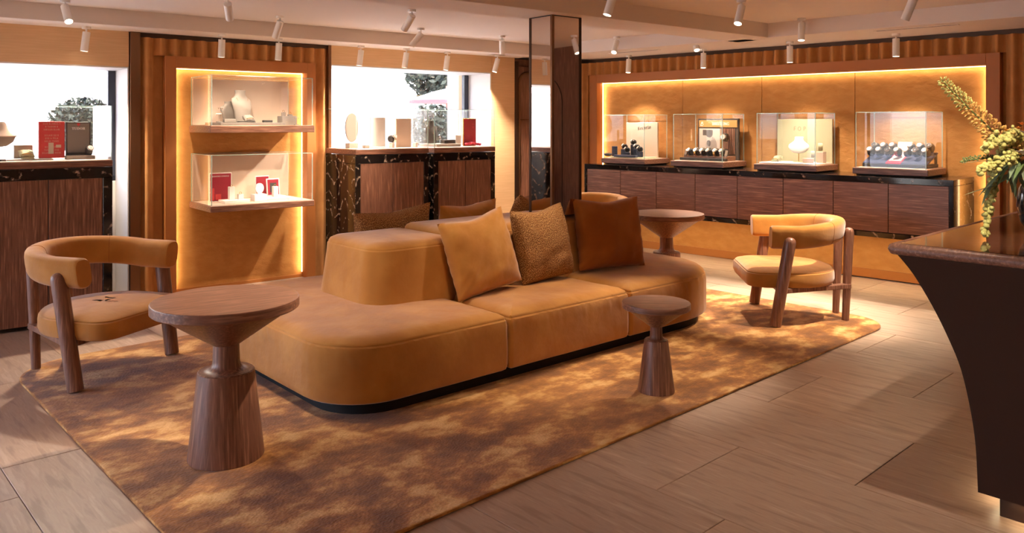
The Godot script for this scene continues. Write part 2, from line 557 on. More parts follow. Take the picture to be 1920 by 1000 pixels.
	for a in [[lw + 0.012, 0.914, 1.978, 1.0], [2.796, 4.785, 2.088, 1.0], [-4.0, -1.6, 1.99, 0.1]]:
		n += 1
		var w := Node3D.new()
		w.name = "window_%d" % n
		w.set_meta("kind", "structure")
		add_child(w)
		w.transform = FA
		var cx: float = (a[0] + a[1]) / 2
		var wd: float = a[1] - a[0]
		part(w, "apron", bx(Vector3(wd, a[3], 0.06), 0.002, Vector3(cx, a[3] / 2, -0.46)), M.jamb_white)
		for s in [-1, 1]: part(w, "window_frame", bx(Vector3(0.06, a[2] - a[3], 0.06), 0.003, Vector3(cx + s * (wd / 2 - 0.03), (a[2] + a[3]) / 2, -0.46)), M.lead_frame)
		part(w, "window_frame", bx(Vector3(wd, 0.05, 0.06), 0.003, Vector3(cx, a[3] + 0.025, -0.46)), M.lead_frame)
		part(w, "pane", bx(Vector3(wd - 0.12, a[2] - a[3] - 0.05, 0.008), 0.001, Vector3(cx, (a[2] + a[3]) / 2 + 0.025, -0.46)), M.window_glass)
	# door at the far end of the window wall: walnut leaf with an arched bronze pull rail
	var dr := Node3D.new()
	dr.name = "door_1"
	dr.set_meta("kind", "structure")
	add_child(dr)
	dr.transform = FA
	part(dr, "door_frame", MB.new().box(Vector3(5.18, 1.125, -0.06), Vector3(0.06, 2.25, 0.12)).mesh(10), M.bronze_dark)
	part(dr, "leaf", bx(Vector3(0.72, 2.2, 0.04), 0.003, Vector3(5.58, 1.1, -0.09)), M.walnut_upright)
	var path := []
	path.append(Vector3(5.24, 0.1, -0.03))
	path.append(Vector3(5.24, 1.95, -0.03))
	for i in 9: path.append(Vector3(5.36 - cos(i * PI / 16) * 0.12, 2.0 + sin(i * PI / 16) * 0.12, -0.03))
	path.append(Vector3(5.62, 2.12, -0.03))
	part(dr, "pull_rail", MB.new().tube(path, 0.016, 10).mesh(), M.bronze)
	part(dr, "rail_bar", MB.new().tube([Vector3(5.24, 1.56, -0.03), Vector3(5.6, 1.56, -0.03)], 0.01, 8).mesh(), M.bronze)

	# long display wall
	wall.call("wall_back", -1.3, 4.6, 0.0, 2.5, -0.7, -0.44, M.suede, FB)
	wall.call("wall_back", -1.3, 4.6, 0.56, 2.5, -0.44, -0.112, M.suede, FB)
	wall.call("baseboard_back", -1.2, 4.4, 0.0, 0.085, -0.44, -0.425, M.skirting, FB)
	var nb := Node3D.new()
	nb.name = "trim_8"
	nb.set_meta("kind", "structure")
	add_child(nb)
	nb.transform = FB
	var us := [-0.5, uv(FB, 1280, 200, -0.1).x, uv(FB, 1428.5, 200, -0.1).x, uv(FB, 1603, 200, -0.1).x, 3.78]
	for i in 4:
		part(nb, "panel", bx(Vector3(us[i + 1] - us[i] - 0.004, 1.55, 0.014), 0.003, Vector3((us[i] + us[i + 1]) / 2, 1.305, -0.106)), M.suede)
	display_frame("trim_9", FB, -0.542, 3.81, -0.435, 3.705, 0.53)
	display_frame("trim_10", FA, 1.21, 2.61, 1.304, 2.521, 0.0)
	wall.call("baseboard_left", 1.304, 2.521, 0.0, 0.03, -0.1, -0.085, M.skirting, FA)
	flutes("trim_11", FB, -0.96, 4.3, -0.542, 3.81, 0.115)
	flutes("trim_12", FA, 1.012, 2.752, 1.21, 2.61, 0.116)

	# walnut wall beyond the right edge of the picture (seen in the mirrored column), with an arched flush door
	var e := inf(FB, Vector3(4.3, 0, 1.05))
	wall.call("wall_right", 0.0, 3.0, 0.0, 2.5, -0.3, 0.0, M.walnut_upright, e)
	wall.call("wall_right", -0.02, 0.0, 0.0, 2.5, -1.3, 0.0, M.walnut_upright, e)
	var arch := [Vector3(0.45, 0.0, 0.002), Vector3(0.45, 1.75, 0.002)]
	for i in 13: arch.append(Vector3(0.8 - cos(i * PI / 24) * 0.35, 1.75 + sin(i * PI / 24) * 0.33, 0.002))
	arch.append(Vector3(1.4, 2.08, 0.002))
	struct("trim_13", MB.new().tube(arch, 0.006, 6).mesh(), M.black_trim, e)
	# the rest of the room, behind the camera
	struct("wall_right", bx(Vector3(0.3, 2.7, 7.0), 0.002, Vector3(b3.x + 0.15, 1.25, -0.4)), M.bronze_panel)
	struct("wall_behind", bx(Vector3(14.0, 2.7, 0.3), 0.002, Vector3(-0.8, 1.25, 2.75)), M.bronze_panel)
	struct("wall_left", bx(Vector3(0.3, 0.5, 6.6), 0.002, Vector3(wl.x - 0.15, 2.45, -0.3)), M.bronze_panel)
	struct("wall_left", bx(Vector3(0.3, 2.7, 0.4), 0.002, Vector3(wl.x - 0.15, 1.25, 2.5)), M.bronze_panel)
	var sf := Node3D.new()      # unseen glazing added beyond the left edge to let in fill daylight
	sf.name = "window_4"
	sf.set_meta("kind", "structure")
	add_child(sf)
	sf.position = Vector3(wl.x - 0.15, 0, 0)
	for i in 5: part(sf, "mullion", bx(Vector3(0.06, 2.2, 0.05), 0.003, Vector3(0, 1.1, -3.4 + 1.42 * i)), M.lead_frame)
	for i in 4: part(sf, "pane", bx(Vector3(0.01, 2.14, 1.36), 0.001, Vector3(0, 1.12, -2.69 + 1.42 * i)), M.window_glass)
	part(sf, "sill", bx(Vector3(0.06, 0.05, 5.7), 0.003, Vector3(0, 0.025, -0.56)), M.lead_frame)

func display_frame(called: String, f: Transform3D, u0: float, u1: float, i0: float, i1: float, y0: float) -> void:
	# flat orange portal with an LED line in its inner edge that grazes the suede back
	var o := Node3D.new()
	o.name = called
	o.set_meta("kind", "structure")
	add_child(o)
	o.transform = f
	var top := 2.1
	var inn := 2.0
	part(o, "jamb", bx(Vector3(i0 - u0, top, 0.13), 0.003, Vector3((u0 + i0) / 2, top / 2, -0.035)), M.frame_orange)
	part(o, "jamb", bx(Vector3(u1 - i1, top, 0.13), 0.003, Vector3((u1 + i1) / 2, top / 2, -0.035)), M.frame_orange)
	part(o, "head", bx(Vector3(i1 - i0, top - inn, 0.13), 0.002, Vector3((i0 + i1) / 2, (top + inn) / 2, -0.035)), M.frame_orange)
	var yb := y0 + 0.05
	part(o, "light_strip", bx(Vector3(0.006, inn - yb, 0.012), 0.001, Vector3(i0 + 0.003, (inn + yb) / 2, -0.088)), M.led_strip)
	part(o, "light_strip", bx(Vector3(0.006, inn - yb, 0.012), 0.001, Vector3(i1 - 0.003, (inn + yb) / 2, -0.088)), M.led_strip)
	part(o, "light_strip", bx(Vector3(i1 - i0, 0.006, 0.012), 0.001, Vector3((i0 + i1) / 2, inn - 0.003, -0.088)), M.led_strip)
	var hh := inn - yb
	var wd := i1 - i0
	area("strip_light", f * Vector3(i0 + 0.01, yb + hh / 2, -0.07), f.basis.x - f.basis.z * 0.35, Vector3.UP, Vector2(hh, 0.012), 0.10 * hh)
	area("strip_light", f * Vector3(i1 - 0.01, yb + hh / 2, -0.07), -f.basis.x - f.basis.z * 0.35, Vector3.UP, Vector2(hh, 0.012), 0.10 * hh)
	area("strip_light", f * Vector3((i0 + i1) / 2, inn - 0.01, -0.07), -Vector3.UP - f.basis.z * 0.35, f.basis.x, Vector2(wd, 0.012), 0.06 * wd)

func flutes(called: String, f: Transform3D, u0: float, u1: float, h0: float, h1: float, step: float) -> void:
	# padded felt flutes over the wall; those above the portal are short
	var o := Node3D.new()
	o.name = called
	o.set_meta("kind", "structure")
	add_child(o)
	o.transform = f
	var make := func(y0: float, y1: float) -> ArrayMesh:
		var a := PackedVector3Array(); var b := PackedVector3Array()
		for i in 13:
			var t := i / 12.0
			var z := 0.026 * (1.0 - cos(TAU * t)) - 0.028
			a.append(Vector3((t - 0.5) * step, y0, z)); b.append(Vector3((t - 0.5) * step, y1, z))
		a.append(Vector3(step / 2, y0, -0.05)); b.append(Vector3(step / 2, y1, -0.05))
		a.append(Vector3(-step / 2, y0, -0.05)); b.append(Vector3(-step / 2, y1, -0.05))
		return MB.new().loft([a, b]).mesh(50.0)
	var tall: ArrayMesh = make.call(0.0, 2.25)
	var short: ArrayMesh = make.call(2.101, 2.25)
	var n := int(round((u1 - u0) / step))
	step = (u1 - u0) / n
	for i in n:
		var u := u0 + (i + 0.5) * step
		var over: bool = u + step * 0.5 > h0 and u - step * 0.5 < h1
		part(o, "flute", short if over else tall, M.felt, Transform3D(Basis(), Vector3(u, 0, 0)))
	for a in [[u0, h0], [h1, u1]]:
		part(o, "backing", bx(Vector3(a[1] - a[0], 2.25, 0.05), 0.001, Vector3((a[0] + a[1]) / 2, 1.125, -0.076)), M.felt)
	part(o, "shadow_gap", bx(Vector3(u1 - u0, 0.04, 0.03), 0.001, Vector3((u0 + u1) / 2, 2.27, -0.02)), M.bronze_dark)  # dark strip standing for the shadow gap between felt and soffit
	part(o, "backing", bx(Vector3(u1 - u0, 0.19, 0.05), 0.001, Vector3((u0 + u1) / 2, 2.195, -0.076)), M.felt)

# ---------------------------------------------------------------- ceiling spotlights
func spotlight(px: float, py: float, h: float, aim: Vector3, energy: float, label: String, group: String, cone := 34.0) -> void:
	var at := P(px, py, h)
	var o := thing("ceiling_spotlight", label, "spotlight", Transform3D(Basis(), at), group)
	part(o, "mount", lamp_mount, M.white_metal)
	part(o, "stem", lamp_stem, M.white_metal)
	var piv := Vector3(0, -0.055, 0)
	var d := (aim - (at + piv)).normalized()
	var x := d.cross(Vector3.UP)
	x = x.normalized() if x.length() > 0.01 else Vector3.RIGHT
	var bas := Basis(x, -d, x.cross(-d))
	var body := part(o, "body", lamp_body, M.white_metal, Transform3D(bas, piv))
	part(body, "lamp_face", lamp_face, M.lamp_face)
	var l := SpotLight3D.new()
	l.name = "spot"
	l.light_color = WARM
	l.light_energy = energy
	l.spot_angle = cone
	l.spot_angle_attenuation = 0.8
	l.spot_range = 14.0
	l.spot_attenuation = 2.0
	l.light_size = 0.02
	l.shadow_enabled = true
	add_child(l)
	l.name = numbered("spot_beam")
	l.transform = Transform3D(Basis.looking_at(d, Vector3.RIGHT if absf(d.y) > 0.99 else Vector3.UP), at + piv + d * 0.152)

var lamp_mount: ArrayMesh
var lamp_stem: ArrayMesh
var lamp_body: ArrayMesh
var lamp_face: ArrayMesh

func spotlights() -> void:
	lamp_mount = MB.new().lathe([Vector2(0.0, 0.0), Vector2(0.034, 0.0), Vector2(0.034, -0.018), Vector2(0.032, -0.02), Vector2(0.0, -0.02)], 20).mesh()
	lamp_stem = MB.new().lathe([Vector2(0.0, -0.02), Vector2(0.007, -0.02), Vector2(0.007, -0.075), Vector2(0.0, -0.075)], 10).mesh()
	lamp_body = MB.new().lathe([Vector2(0.0, 0.012), Vector2(0.027, 0.012), Vector2(0.029, 0.01), Vector2(0.029, -0.145), Vector2(0.0265, -0.145), Vector2(0.0265, -0.138), Vector2(0.0, -0.138)], 20).mesh()
	lamp_face = MB.new().lathe([Vector2(0.0, -0.1385), Vector2(0.026, -0.1385), Vector2(0.026, -0.142), Vector2(0.0, -0.142)], 18).mesh()
	var ga := "white spotlights along the window wall"
	var gb := "white spotlights along the long display wall"
	var gc := "white spotlights in the raised ceiling"
	var E := 2.4
	var k := "white spotlight under the lowered ceiling, "
	for a in [[162, 50, 0.44, 0.10, 1.7, "in front of the cabinet window"], [416, 65, 1.60, 0.2, 0.08, "over the shelf portal, cabinet window side"], [523, 72, 2.10, 0.2, 0.08, "over the shelf portal, near the bright window"], [677, 86, 2.92, 0.06, 1.1, "over the oval mirror in the bright window"], [762, 91, 3.42, 0.06, 1.1, "over the wide cream panel in the bright window"], [839, 97.5, 3.95, 0.06, 1.1, "over the charcoal bust in the bright window"], [933, 103, 4.42, 0.1, 1.2, "over the crimson picture in the bright window"]]:
		spotlight(a[0], a[1], SOFFIT, FA * Vector3(a[2], 1.0, a[3]), E * a[4], k + a[5], ga, 52.0)
	for a in [[1179, 104, 0.2, "scripted panel"], [1319, 92, 1.2, "framed photograph"], [1481, 78, 2.15, "sage panel"], [1680, 63, 3.1, "red and black watch tray"]]:
		spotlight(a[0], a[1], SOFFIT, FB * Vector3(a[2], 0.9, 0.36), E * 1.0, "white spotlight by the fluted felt, over the case with the " + a[3], gb, 50.0)
	# raised field: aimed at the furniture and the displays
	k = "white spotlight on the raised ceiling, "
	for a in [
		[122, 0, Vector3(-2.2, 0.4, -4.75), 1.1, 30.0, "its lit face turned to the armchair by the cabinet"],
		[427, -5, FA * Vector3(2.0, 1.1, 0.0), 0.7, 26.0, "turned from the sofa to the shelf portal"],
		[525, 30, FA * Vector3(1.75, 0.9, 0.0), 0.8, 28.0, "close above the shelf portal, tilted"],
		[772, 18, FA * Vector3(2.5, 0.8, 0.1), 1.3, 26.0, "above the sofa's arm block, tilted to the portal"],
		[789, 53, FA * Vector3(2.3, 0.7, 0.0), 1.8, 24.0, "before the bright window, strongly tilted to the portal"],
		[941, 67, FA * Vector3(4.95, 0.9, 0.1), 1.5, 26.0, "before the bronze wall, tilted to the door"],
		[1156, 69, FS * Vector3(2.9, 0.4, -1.5), 2.0, 16.0, "behind the mirrored column with its lit face showing"],
		[1303, 62, Vector3(1.9, 0.0, -6.6), 2.4, 20.0, "half hidden by the ceiling beam"],
		[1390, 0, Vector3(1.05, 0.4, -5.0), 1.5, 19.0, "beyond the beam, over the small table"],
		[1503, 34, Vector3(2.3, 0.2, -6.4), 1.4, 25.0, "in its corner over the lone armchair"],
		[1150, -25, FS * Vector3(1.3, 0.4, -0.3), 0.8, 28.0, "over the middle seat of the sofa"],
		[1712, -15, Vector3(2.25, 0.4, -6.1), 3.0, 26.0, "over the floor before the reception desk"]]:
		spotlight(a[0], a[1], COFFER, a[2], E * a[3], k + a[5], gc, a[4])
	# lamps outside the picture: first read from a table shadow, rest mostly added fill
	for a in [[Vector3(-0.05, COFFER, -4.2), Vector3(-1.3, 0.65, -3.6), 1.9, 15.0], [Vector3(-1.7, COFFER, -4.2), Vector3(-0.9, 0.4, -4.6), 0.5], [Vector3(0.4, COFFER, -3.6), Vector3(-0.1, 0.4, -4.9), 0.35], [Vector3(1.7, COFFER, -3.2), Vector3(1.3, 0.0, -3.7), 0.4, 34.0], [Vector3(-4.2, COFFER, -2.2), Vector3(-4.3, 0, -2.6), 1.5], [Vector3(-3.5, COFFER, -0.4), Vector3(-3.6, 0, 0.4), 2.4], [Vector3(-0.8, COFFER, -0.3), Vector3(-0.9, 0, 1.2), 2.4], [Vector3(2.2, COFFER, -0.5), Vector3(2.6, 0, 0.8), 6.0], [Vector3(3.6, COFFER, -1.8), Vector3(4.0, 0.9, -2.2), 6.0], [Vector3(4.6, COFFER, -3.0), Vector3(4.9, 1.0, -3.9), 2.6], [Vector3(1.7, COFFER, -2.5), Vector3(2.25, 1.35, -3.4), 1.0]]:
		var back: Vector3 = a[0]
		var o := Vector2(960.0 + back.x / -back.z * F, YH - (back.y - EYE) / -back.z * F)
		spotlight(o.x, o.y, COFFER, a[1], E * a[2], "white cylinder spotlight outside the picture, in a set mostly added as fill light", gc, a[3] if a.size() > 3 else 28.0)
# ---------------------------------------------------------------- soft shapes
# rounded rectangle in x (x0..x1) and z (z0..z1), inset by e; radii for the corners (x0z0, x1z0, x1z1, x0z1)
func rrect(x0: float, x1: float, z0: float, z1: float, rad: Array, e: float, y: float, seg := 7) -> PackedVector3Array:
	var out := PackedVector3Array()
	x0 += e; x1 -= e; z0 += e; z1 -= e
	var cs := [[x0, z0, 1, 1, PI], [x1, z0, -1, 1, PI * 1.5], [x1, z1, -1, -1, 0.0], [x0, z1, 1, -1, PI * 0.5]]
	for i in 4:
		var r: float = maxf(rad[i] - e, 0.004)
		var c = cs[i]
		for k in seg + 1:
			var a: float = c[4] + PI * 0.5 * k / seg
			out.append(Vector3(c[0] + c[2] * r + cos(a) * r, y, c[1] + c[3] * r + sin(a) * r))
	return out

# denser version: points spread along the sides too, so that the top can crown and wrinkle
func soft_block(x0: float, x1: float, z0: float, z1: float, rad: Array, prof: Array, crown := 0.012, seg := 8) -> MB:
	var rings := []
	for p in prof: rings.append(rrect(x0, x1, z0, z1, rad, p.x, p.y, seg))
	var last: Vector2 = prof[prof.size() - 1]
	var half := minf(x1 - x0, z1 - z0) * 0.5
	for k in [0.2, 0.45, 0.75]:
		rings.append(rrect(x0, x1, z0, z1, rad, lerpf(last.x, half * 0.98, k), last.y + crown * (1.0 - pow(1.0 - k, 2.0)), seg))
	return MB.new().loft(rings)

# a seat cushion: dense outline so that the cloth can gather in small folds below the top seam
func seat_block(x0: float, x1: float, z0: float, z1: float, rad: Array, prof: Array, crown: float, seed_: int) -> MB:
	var nz := FastNoiseLite.new()
	nz.seed = seed_
	nz.frequency = 1.0
	var rings := []
	var last: Vector2 = prof[prof.size() - 1]
	var half := minf(x1 - x0, z1 - z0) * 0.5
	var all := prof.duplicate()
	for k in [0.12, 0.25, 0.45, 0.75]: all.append(Vector2(lerpf(last.x, half * 0.98, k), last.y + crown * (1.0 - pow(1.0 - k, 2.0))))
	for p in all:
		var r := rrect(x0, x1, z0, z1, rad, p.x, p.y, 9)
		var o := PackedVector3Array()
		for i in r.size():
			var a := r[i]; var b := r[(i + 1) % r.size()]
			var ref := rrect(x0, x1, z0, z1, rad, 0.0, 0.0, 9)
			var n := maxi(1, int(ref[i].distance_to(ref[(i + 1) % r.size()]) / 0.016))
			for k in n: o.append(a.lerp(b, float(k) / n))
		var c := Vector3((x0 + x1) / 2, 0, (z0 + z1) / 2)
		var run := 0.0
		for i in o.size():
			if i > 0: run += o[i].distance_to(o[i - 1])
			var d := o[i] - c
			d.y = 0
			var below := exp(-pow((p.y - 0.345) / 0.055, 2.0)) if p.x < 0.05 else 0.0
			var fold := nz.get_noise_2d(run * 26.0, p.y * 2.0) * 0.0045 * below * clampf(nz.get_noise_2d(run * 3.0, 9.0) * 2.0 + 0.5, 0.0, 1.0)
			o[i] += d.normalized() * (fold + nz.get_noise_2d(run * 2.2, p.y * 5.0) * 0.003)
			if p.x > 0.04: o[i].y += nz.get_noise_2d(o[i].x * 3.0, o[i].z * 3.0) * 0.004
		rings.append(o)
	return MB.new().loft(rings)

func pillow_mesh(w: float, h: float, t: float, seed_: int, chop := 0.03) -> ArrayMesh:
	var b := MB.new()
	var n := 22
	var nz := FastNoiseLite.new()
	nz.seed = seed_
	nz.frequency = 3.2
	for side in [1.0, -1.0]:
		var s := b.v.size()
		for j in n + 1:
			for i in n + 1:
				var u := -1.0 + 2.0 * i / n
				var v := -1.0 + 2.0 * j / n
				u = sign(u) * pow(absf(u), 0.85)
				v = sign(v) * pow(absf(v), 0.85)
				var x := u * w * 0.5 * (1.0 - 0.035 * (1.0 - v * v))
				var y := v * h * 0.5 * (1.0 - 0.02 * (1.0 - u * u))
				if v > 0: y -= chop * v * v * exp(-u * u * 3.0)
				var k := (1.0 - u * u) * (1.0 - v * v)
				var z := t * 0.5 * pow(maxf(k, 0.0), 0.42)
				z += (nz.get_noise_3d(x * 2.0, y * 2.0, side) * 0.018 + nz.get_noise_3d(x * 5.0, y * 5.0, side + 4.0) * 0.006) * minf(1.0, k * 5.0)
				# folds run in from the corners
				z += 0.006 * sin((absf(u) - absf(v)) * 22.0) * minf(1.0, k * 8.0) * exp(-k * 4.0)
				b.add(Vector3(x, y + h * 0.5, z * side))
		for j in n:
			for i in n:
				var a := s + j * (n + 1) + i
				if side > 0: b.quad(a, a + n + 1, a + n + 2, a + 1)
				else: b.quad(a, a + 1, a + n + 2, a + n + 1)
	return b.mesh(70.0)

# ---------------------------------------------------------------- sofa round the column
func sofa() -> void:
	var o := thing("island_sofa", "large mustard velvet island sofa with seats on all sides of a low back", "sofa", FS)
	var y0 := 0.085
	var seat := func(r: Array) -> Array:
		return [Vector2(0.03, y0), Vector2(0.008, y0 + 0.012), Vector2(0.0, y0 + 0.04), Vector2(0.0, 0.2), Vector2(0.0, 0.25), Vector2(0.001, 0.29), Vector2(0.002, 0.32), Vector2(0.003, 0.345), Vector2(0.008, 0.372), Vector2(0.0165, 0.380), Vector2(0.0165, 0.386), Vector2(0.022, 0.396), Vector2(0.05, 0.416), Vector2(0.09, 0.424)]
	var dd := -1.78
	var mods := [[-0.19, 0.916, [0.40, 0.03, 0.03, 0.36]], [0.922, 1.980, [0.03, 0.03, 0.03, 0.03]], [1.986, 3.27, [0.03, 0.5, 0.62, 0.03]]]
	for m in mods:
		part(o, "seat", seat_block(m[0], m[1], dd, 0.03, m[2], seat.call(m[2]), 0.014, int(m[0] * 10) + 9).mesh(35.0), M.velvet)
	# recessed black plinth
	part(o, "plinth", soft_block(-0.10, 3.18, dd + 0.09, -0.05, [0.3, 0.4, 0.5, 0.3], [Vector2(0, 0.016), Vector2(0, 0.09)], 0.0).mesh(30.0), M.plinth_black)
	# low arm block at one end of the back, and the taller middle back
	part(o, "back_block", soft_block(0.38, 1.02, -1.24, -0.55, [0.14, 0.10, 0.16, 0.15], [Vector2(-0.035, 0.40), Vector2(-0.032, 0.45), Vector2(0.0, 0.68), Vector2(0.006, 0.742), Vector2(0.013, 0.750), Vector2(0.013, 0.756), Vector2(0.024, 0.772), Vector2(0.06, 0.787)], 0.012).mesh(35.0), M.velvet)
	part(o, "back", soft_block(0.98, 2.78, -1.20, -0.60, [0.06, 0.16, 0.16, 0.06], [Vector2(-0.02, 0.40), Vector2(0.0, 0.6), Vector2(0.004, 0.775), Vector2(0.011, 0.782), Vector2(0.011, 0.788), Vector2(0.022, 0.805), Vector2(0.05, 0.82)], 0.008).mesh(35.0), M.velvet)
	pillows()

func pillows() -> void:
	var lean := func(s: float, d: float, turn: float, tilt: float, roll: float, back := false) -> Transform3D:
		var bas := Basis(Vector3.UP, turn + (PI if back else 0.0)) * Basis(Vector3.RIGHT, -tilt) * Basis(Vector3.BACK, roll)
		return FS * Transform3D(bas, Vector3(s, 0.445, d))
	for a in [
		["mustard velvet cushion leaning beside the low arm block of the sofa", "velvet_cushion", 0.50, 0.50, 1.14, -0.40, -0.12, 0.25, 0.17, false],
		["speckled brown bouclé cushion between two velvet cushions", "boucle", 0.50, 0.50, 1.68, -0.43, 0.02, 0.20, 0.06, false],
		["deep rust velvet cushion by the seat end of the sofa", "velvet_rust", 0.56, 0.52, 2.32, -0.42, -0.30, 0.20, 0.0, false],
		["speckled brown bouclé cushion behind the low arm block", "boucle", 0.60, 0.48, 1.03, -1.38, -0.10, 0.20, -0.08, true],
		["mustard velvet cushion on the window side of the sofa", "velvet_cushion", 0.56, 0.48, 1.66, -1.36, 0.05, 0.2, -0.04, true],
		["pale speckled bouclé cushion behind the mirrored column", "boucle", 0.50, 0.50, 2.22, -1.38, 0.55, 0.2, 0.05, true],
		]:
		var o := thing("cushion", a[0], "cushion", lean.call(a[4], a[5], a[6], a[7], a[8], a[9]), "cushions on the island sofa")
		part(o, "cover", pillow_mesh(a[2], a[3], 0.20, used["cushion"] + 3), M[a[1]])

func column() -> void:
	var y0 := 0.832
	var h := SOFFIT - y0
	var o := thing("mirrored_column", "square mirror-clad column with bronze corner posts rising from the sofa", "column", inf(FA, Vector3(3.17, y0, 2.915)))
	part(o, "core", bx(Vector3(0.27, h, 0.235), 0.002, Vector3(0, h / 2, 0)), M.bronze_dark)
	var sx := 0.145
	var sz := 0.128
	for s in [-1, 1]:
		var a := part(o, "mirror", bx(Vector3(0.25, h - 0.012, 0.006), 0.0005, Vector3(0.0, h / 2, s * (sz - 0.006))), M.mirror)
		part(o, "mirror", bx(Vector3(0.006, h - 0.012, 0.216), 0.0005, Vector3(s * (sx - 0.006), h / 2, 0.0)), M.mirror)
		for q in [-1, 1]:
			part(o, "corner_post", bx(Vector3(0.024, h, 0.024), 0.003, Vector3(s * (sx - 0.01), h / 2, q * (sz - 0.01))), M.bronze_dark if not (s == -1 and q == 1) else M.bronze)
		a.name = "mirror"
	for y in [0.004, h - 0.004]:
		part(o, "edge_trim", bx(Vector3(2 * sx - 0.004, 0.008, 2 * sz - 0.004), 0.001, Vector3(0, y, 0)), M.black_trim)

# ---------------------------------------------------------------- armchairs
func chair() -> Node3D:
	var o := thing("armchair", "", "armchair", Transform3D(), "round-backed velvet armchairs")
	# seat: straight front with rounded corners, half-round back
	var outline := func(e: float, y: float) -> PackedVector3Array:
		var r := PackedVector3Array()
		var hw := 0.37 - e
		var c := 0.11
		for k in 9:
			var a := PI / 2 - PI / 2 * k / 8.0
			r.append(Vector3(hw - c + c * sin(PI / 2 - a) , y, 0.19 - e - c + c * cos(PI / 2 - a)))
		for k in 25:
			var a := PI * k / 24.0
			r.append(Vector3(cos(a) * hw, y, -0.14 - sin(a) * (0.375 - e)))
		for k in 9:
			var a := PI / 2 * k / 8.0
			r.append(Vector3(-hw + c - c * cos(a), y, 0.19 - e - c + c * sin(a)))
		return r
	var rings := []
	for p in [[0.05, 0.272], [0.012, 0.282], [0.0, 0.31], [0.0, 0.35], [0.004, 0.377], [0.012, 0.383], [0.012, 0.388], [0.022, 0.398], [0.06, 0.412], [0.13, 0.420], [0.22, 0.424], [0.31, 0.425]]:
		rings.append(outline.call(p[0], p[1]))
	part(o, "seat", MB.new().loft(rings).mesh(38.0), M.velvet)
	# arm and back: one padded band bent into a U, a little higher at the back
	var path := []
	for i in 5: path.append(Vector3(0.345, 0.652, 0.015 - 0.05 * i))
	for i in range(1, 24):
		var a := PI * i / 24.0
		path.append(Vector3(cos(a) * 0.345, 0.652 + 0.036 * sin(a), -0.19 - sin(a) * 0.345))
	for i in 5: path.append(Vector3(-0.345, 0.652, -0.185 + 0.05 * i))
	rings = []
	for i in path.size():
		var d: Vector3 = (path[mini(i + 1, path.size() - 1)] - path[maxi(i - 1, 0)]).normalized()
		var x := d.cross(Vector3.UP).normalized()
		var end := 1.0
		var r := PackedVector3Array()
		for k in 24:
			var a := TAU * k / 24.0
			var cx := signf(cos(a)) * pow(absf(cos(a)), 0.75) * 0.056
			var cy := signf(sin(a)) * pow(absf(sin(a)), 0.55) * 0.086
			cx += 0.012 * cy / 0.086
			r.append(path[i] + x * cx * end + Vector3.UP * cy * end)
		if i == 0 or i == path.size() - 1:      # soft piped ends
			var r2 := PackedVector3Array()
			for q in r: r2.append(path[i] + (q - path[i]) * 0.9 - d * (0.012 if i == 0 else -0.012))
			if i == 0:
				rings.append(r2); rings.append(r)
			else:
				rings.append(r); rings.append(r2)
		else: rings.append(r)
	var band := part(o, "arm_band", MB.new().loft(rings).mesh(45.0), M.velvet)
	for i in [10, 22]:        # stitched seams
		var rr := []
		for q in rings[i]: rr.append(path[i - 1] + (q - path[i - 1]) * 1.004)
		part(band, "seam", MB.new().tube(rr, 0.0016, 5, true).mesh(), M.velvet_rust)
	# turned, tapering legs
	var leg := func(p0: Vector3, p1: Vector3, r0: float, r1: float) -> ArrayMesh:
		var pts := []
		var rad := []
		for i in 7:
			pts.append(p0.lerp(p1, i / 6.0)); rad.append(lerpf(r0, r1, i / 6.0))
		var d := (p1 - p0).normalized()
		pts.append(p1 + d * r1 * 0.5); rad.append(r1 * 0.86)
		pts.append(p1 + d * r1 * 0.8); rad.append(r1 * 0.55)
		pts.append(p1 + d * r1 * 0.9); rad.append(r1 * 0.1)
		return MB.new().tube(pts, rad, 16).mesh(45.0)
	for s in [-1, 1]:
		part(o, "leg", leg.call(Vector3(s * 0.375, 0.0075, 0.0), Vector3(s * 0.392, 0.62, -0.10), 0.042, 0.044), M.walnut_turned)
		part(o, "leg", leg.call(Vector3(s * 0.12, 0.002, -0.575), Vector3(s * 0.125, 0.67, -0.60), 0.026, 0.036), M.walnut_turned)
		part(o, "rail", MB.new().box(Vector3(s * 0.25, 0.262, -0.32), Vector3(0.05, 0.035, 0.62), 0.004, Basis(Vector3.UP, s * 0.42)).mesh(10), M.walnut_turned)
	part(o, "rail", bx(Vector3(0.74, 0.04, 0.05), 0.004, Vector3(0, 0.262, -0.05)), M.walnut_turned)
	return o

func chairs() -> void:
	var m1 := Vector3(-2.326, 0, -4.77)
	var c := chair()
	c.transform = face(m1 + Vector3(0.02, 0.0165, 0.03), Vector3(0.953, 0, 0.303))
	c.set_meta("label", "mustard velvet armchair with walnut legs beside the large round table")
	copy(c, "armchair", face(Vector3(1.968, 0.0165, -6.17), Vector3(-1.0, 0, -0.10)), "mustard velvet armchair standing alone on the rug end near the reception desk")
	copy(c, "armchair", face(Vector3(0.72, 0.0165, -7.75), Vector3(-0.30, 0, 0.95)), "mustard velvet armchair half hidden behind the sofa and the mirrored column")

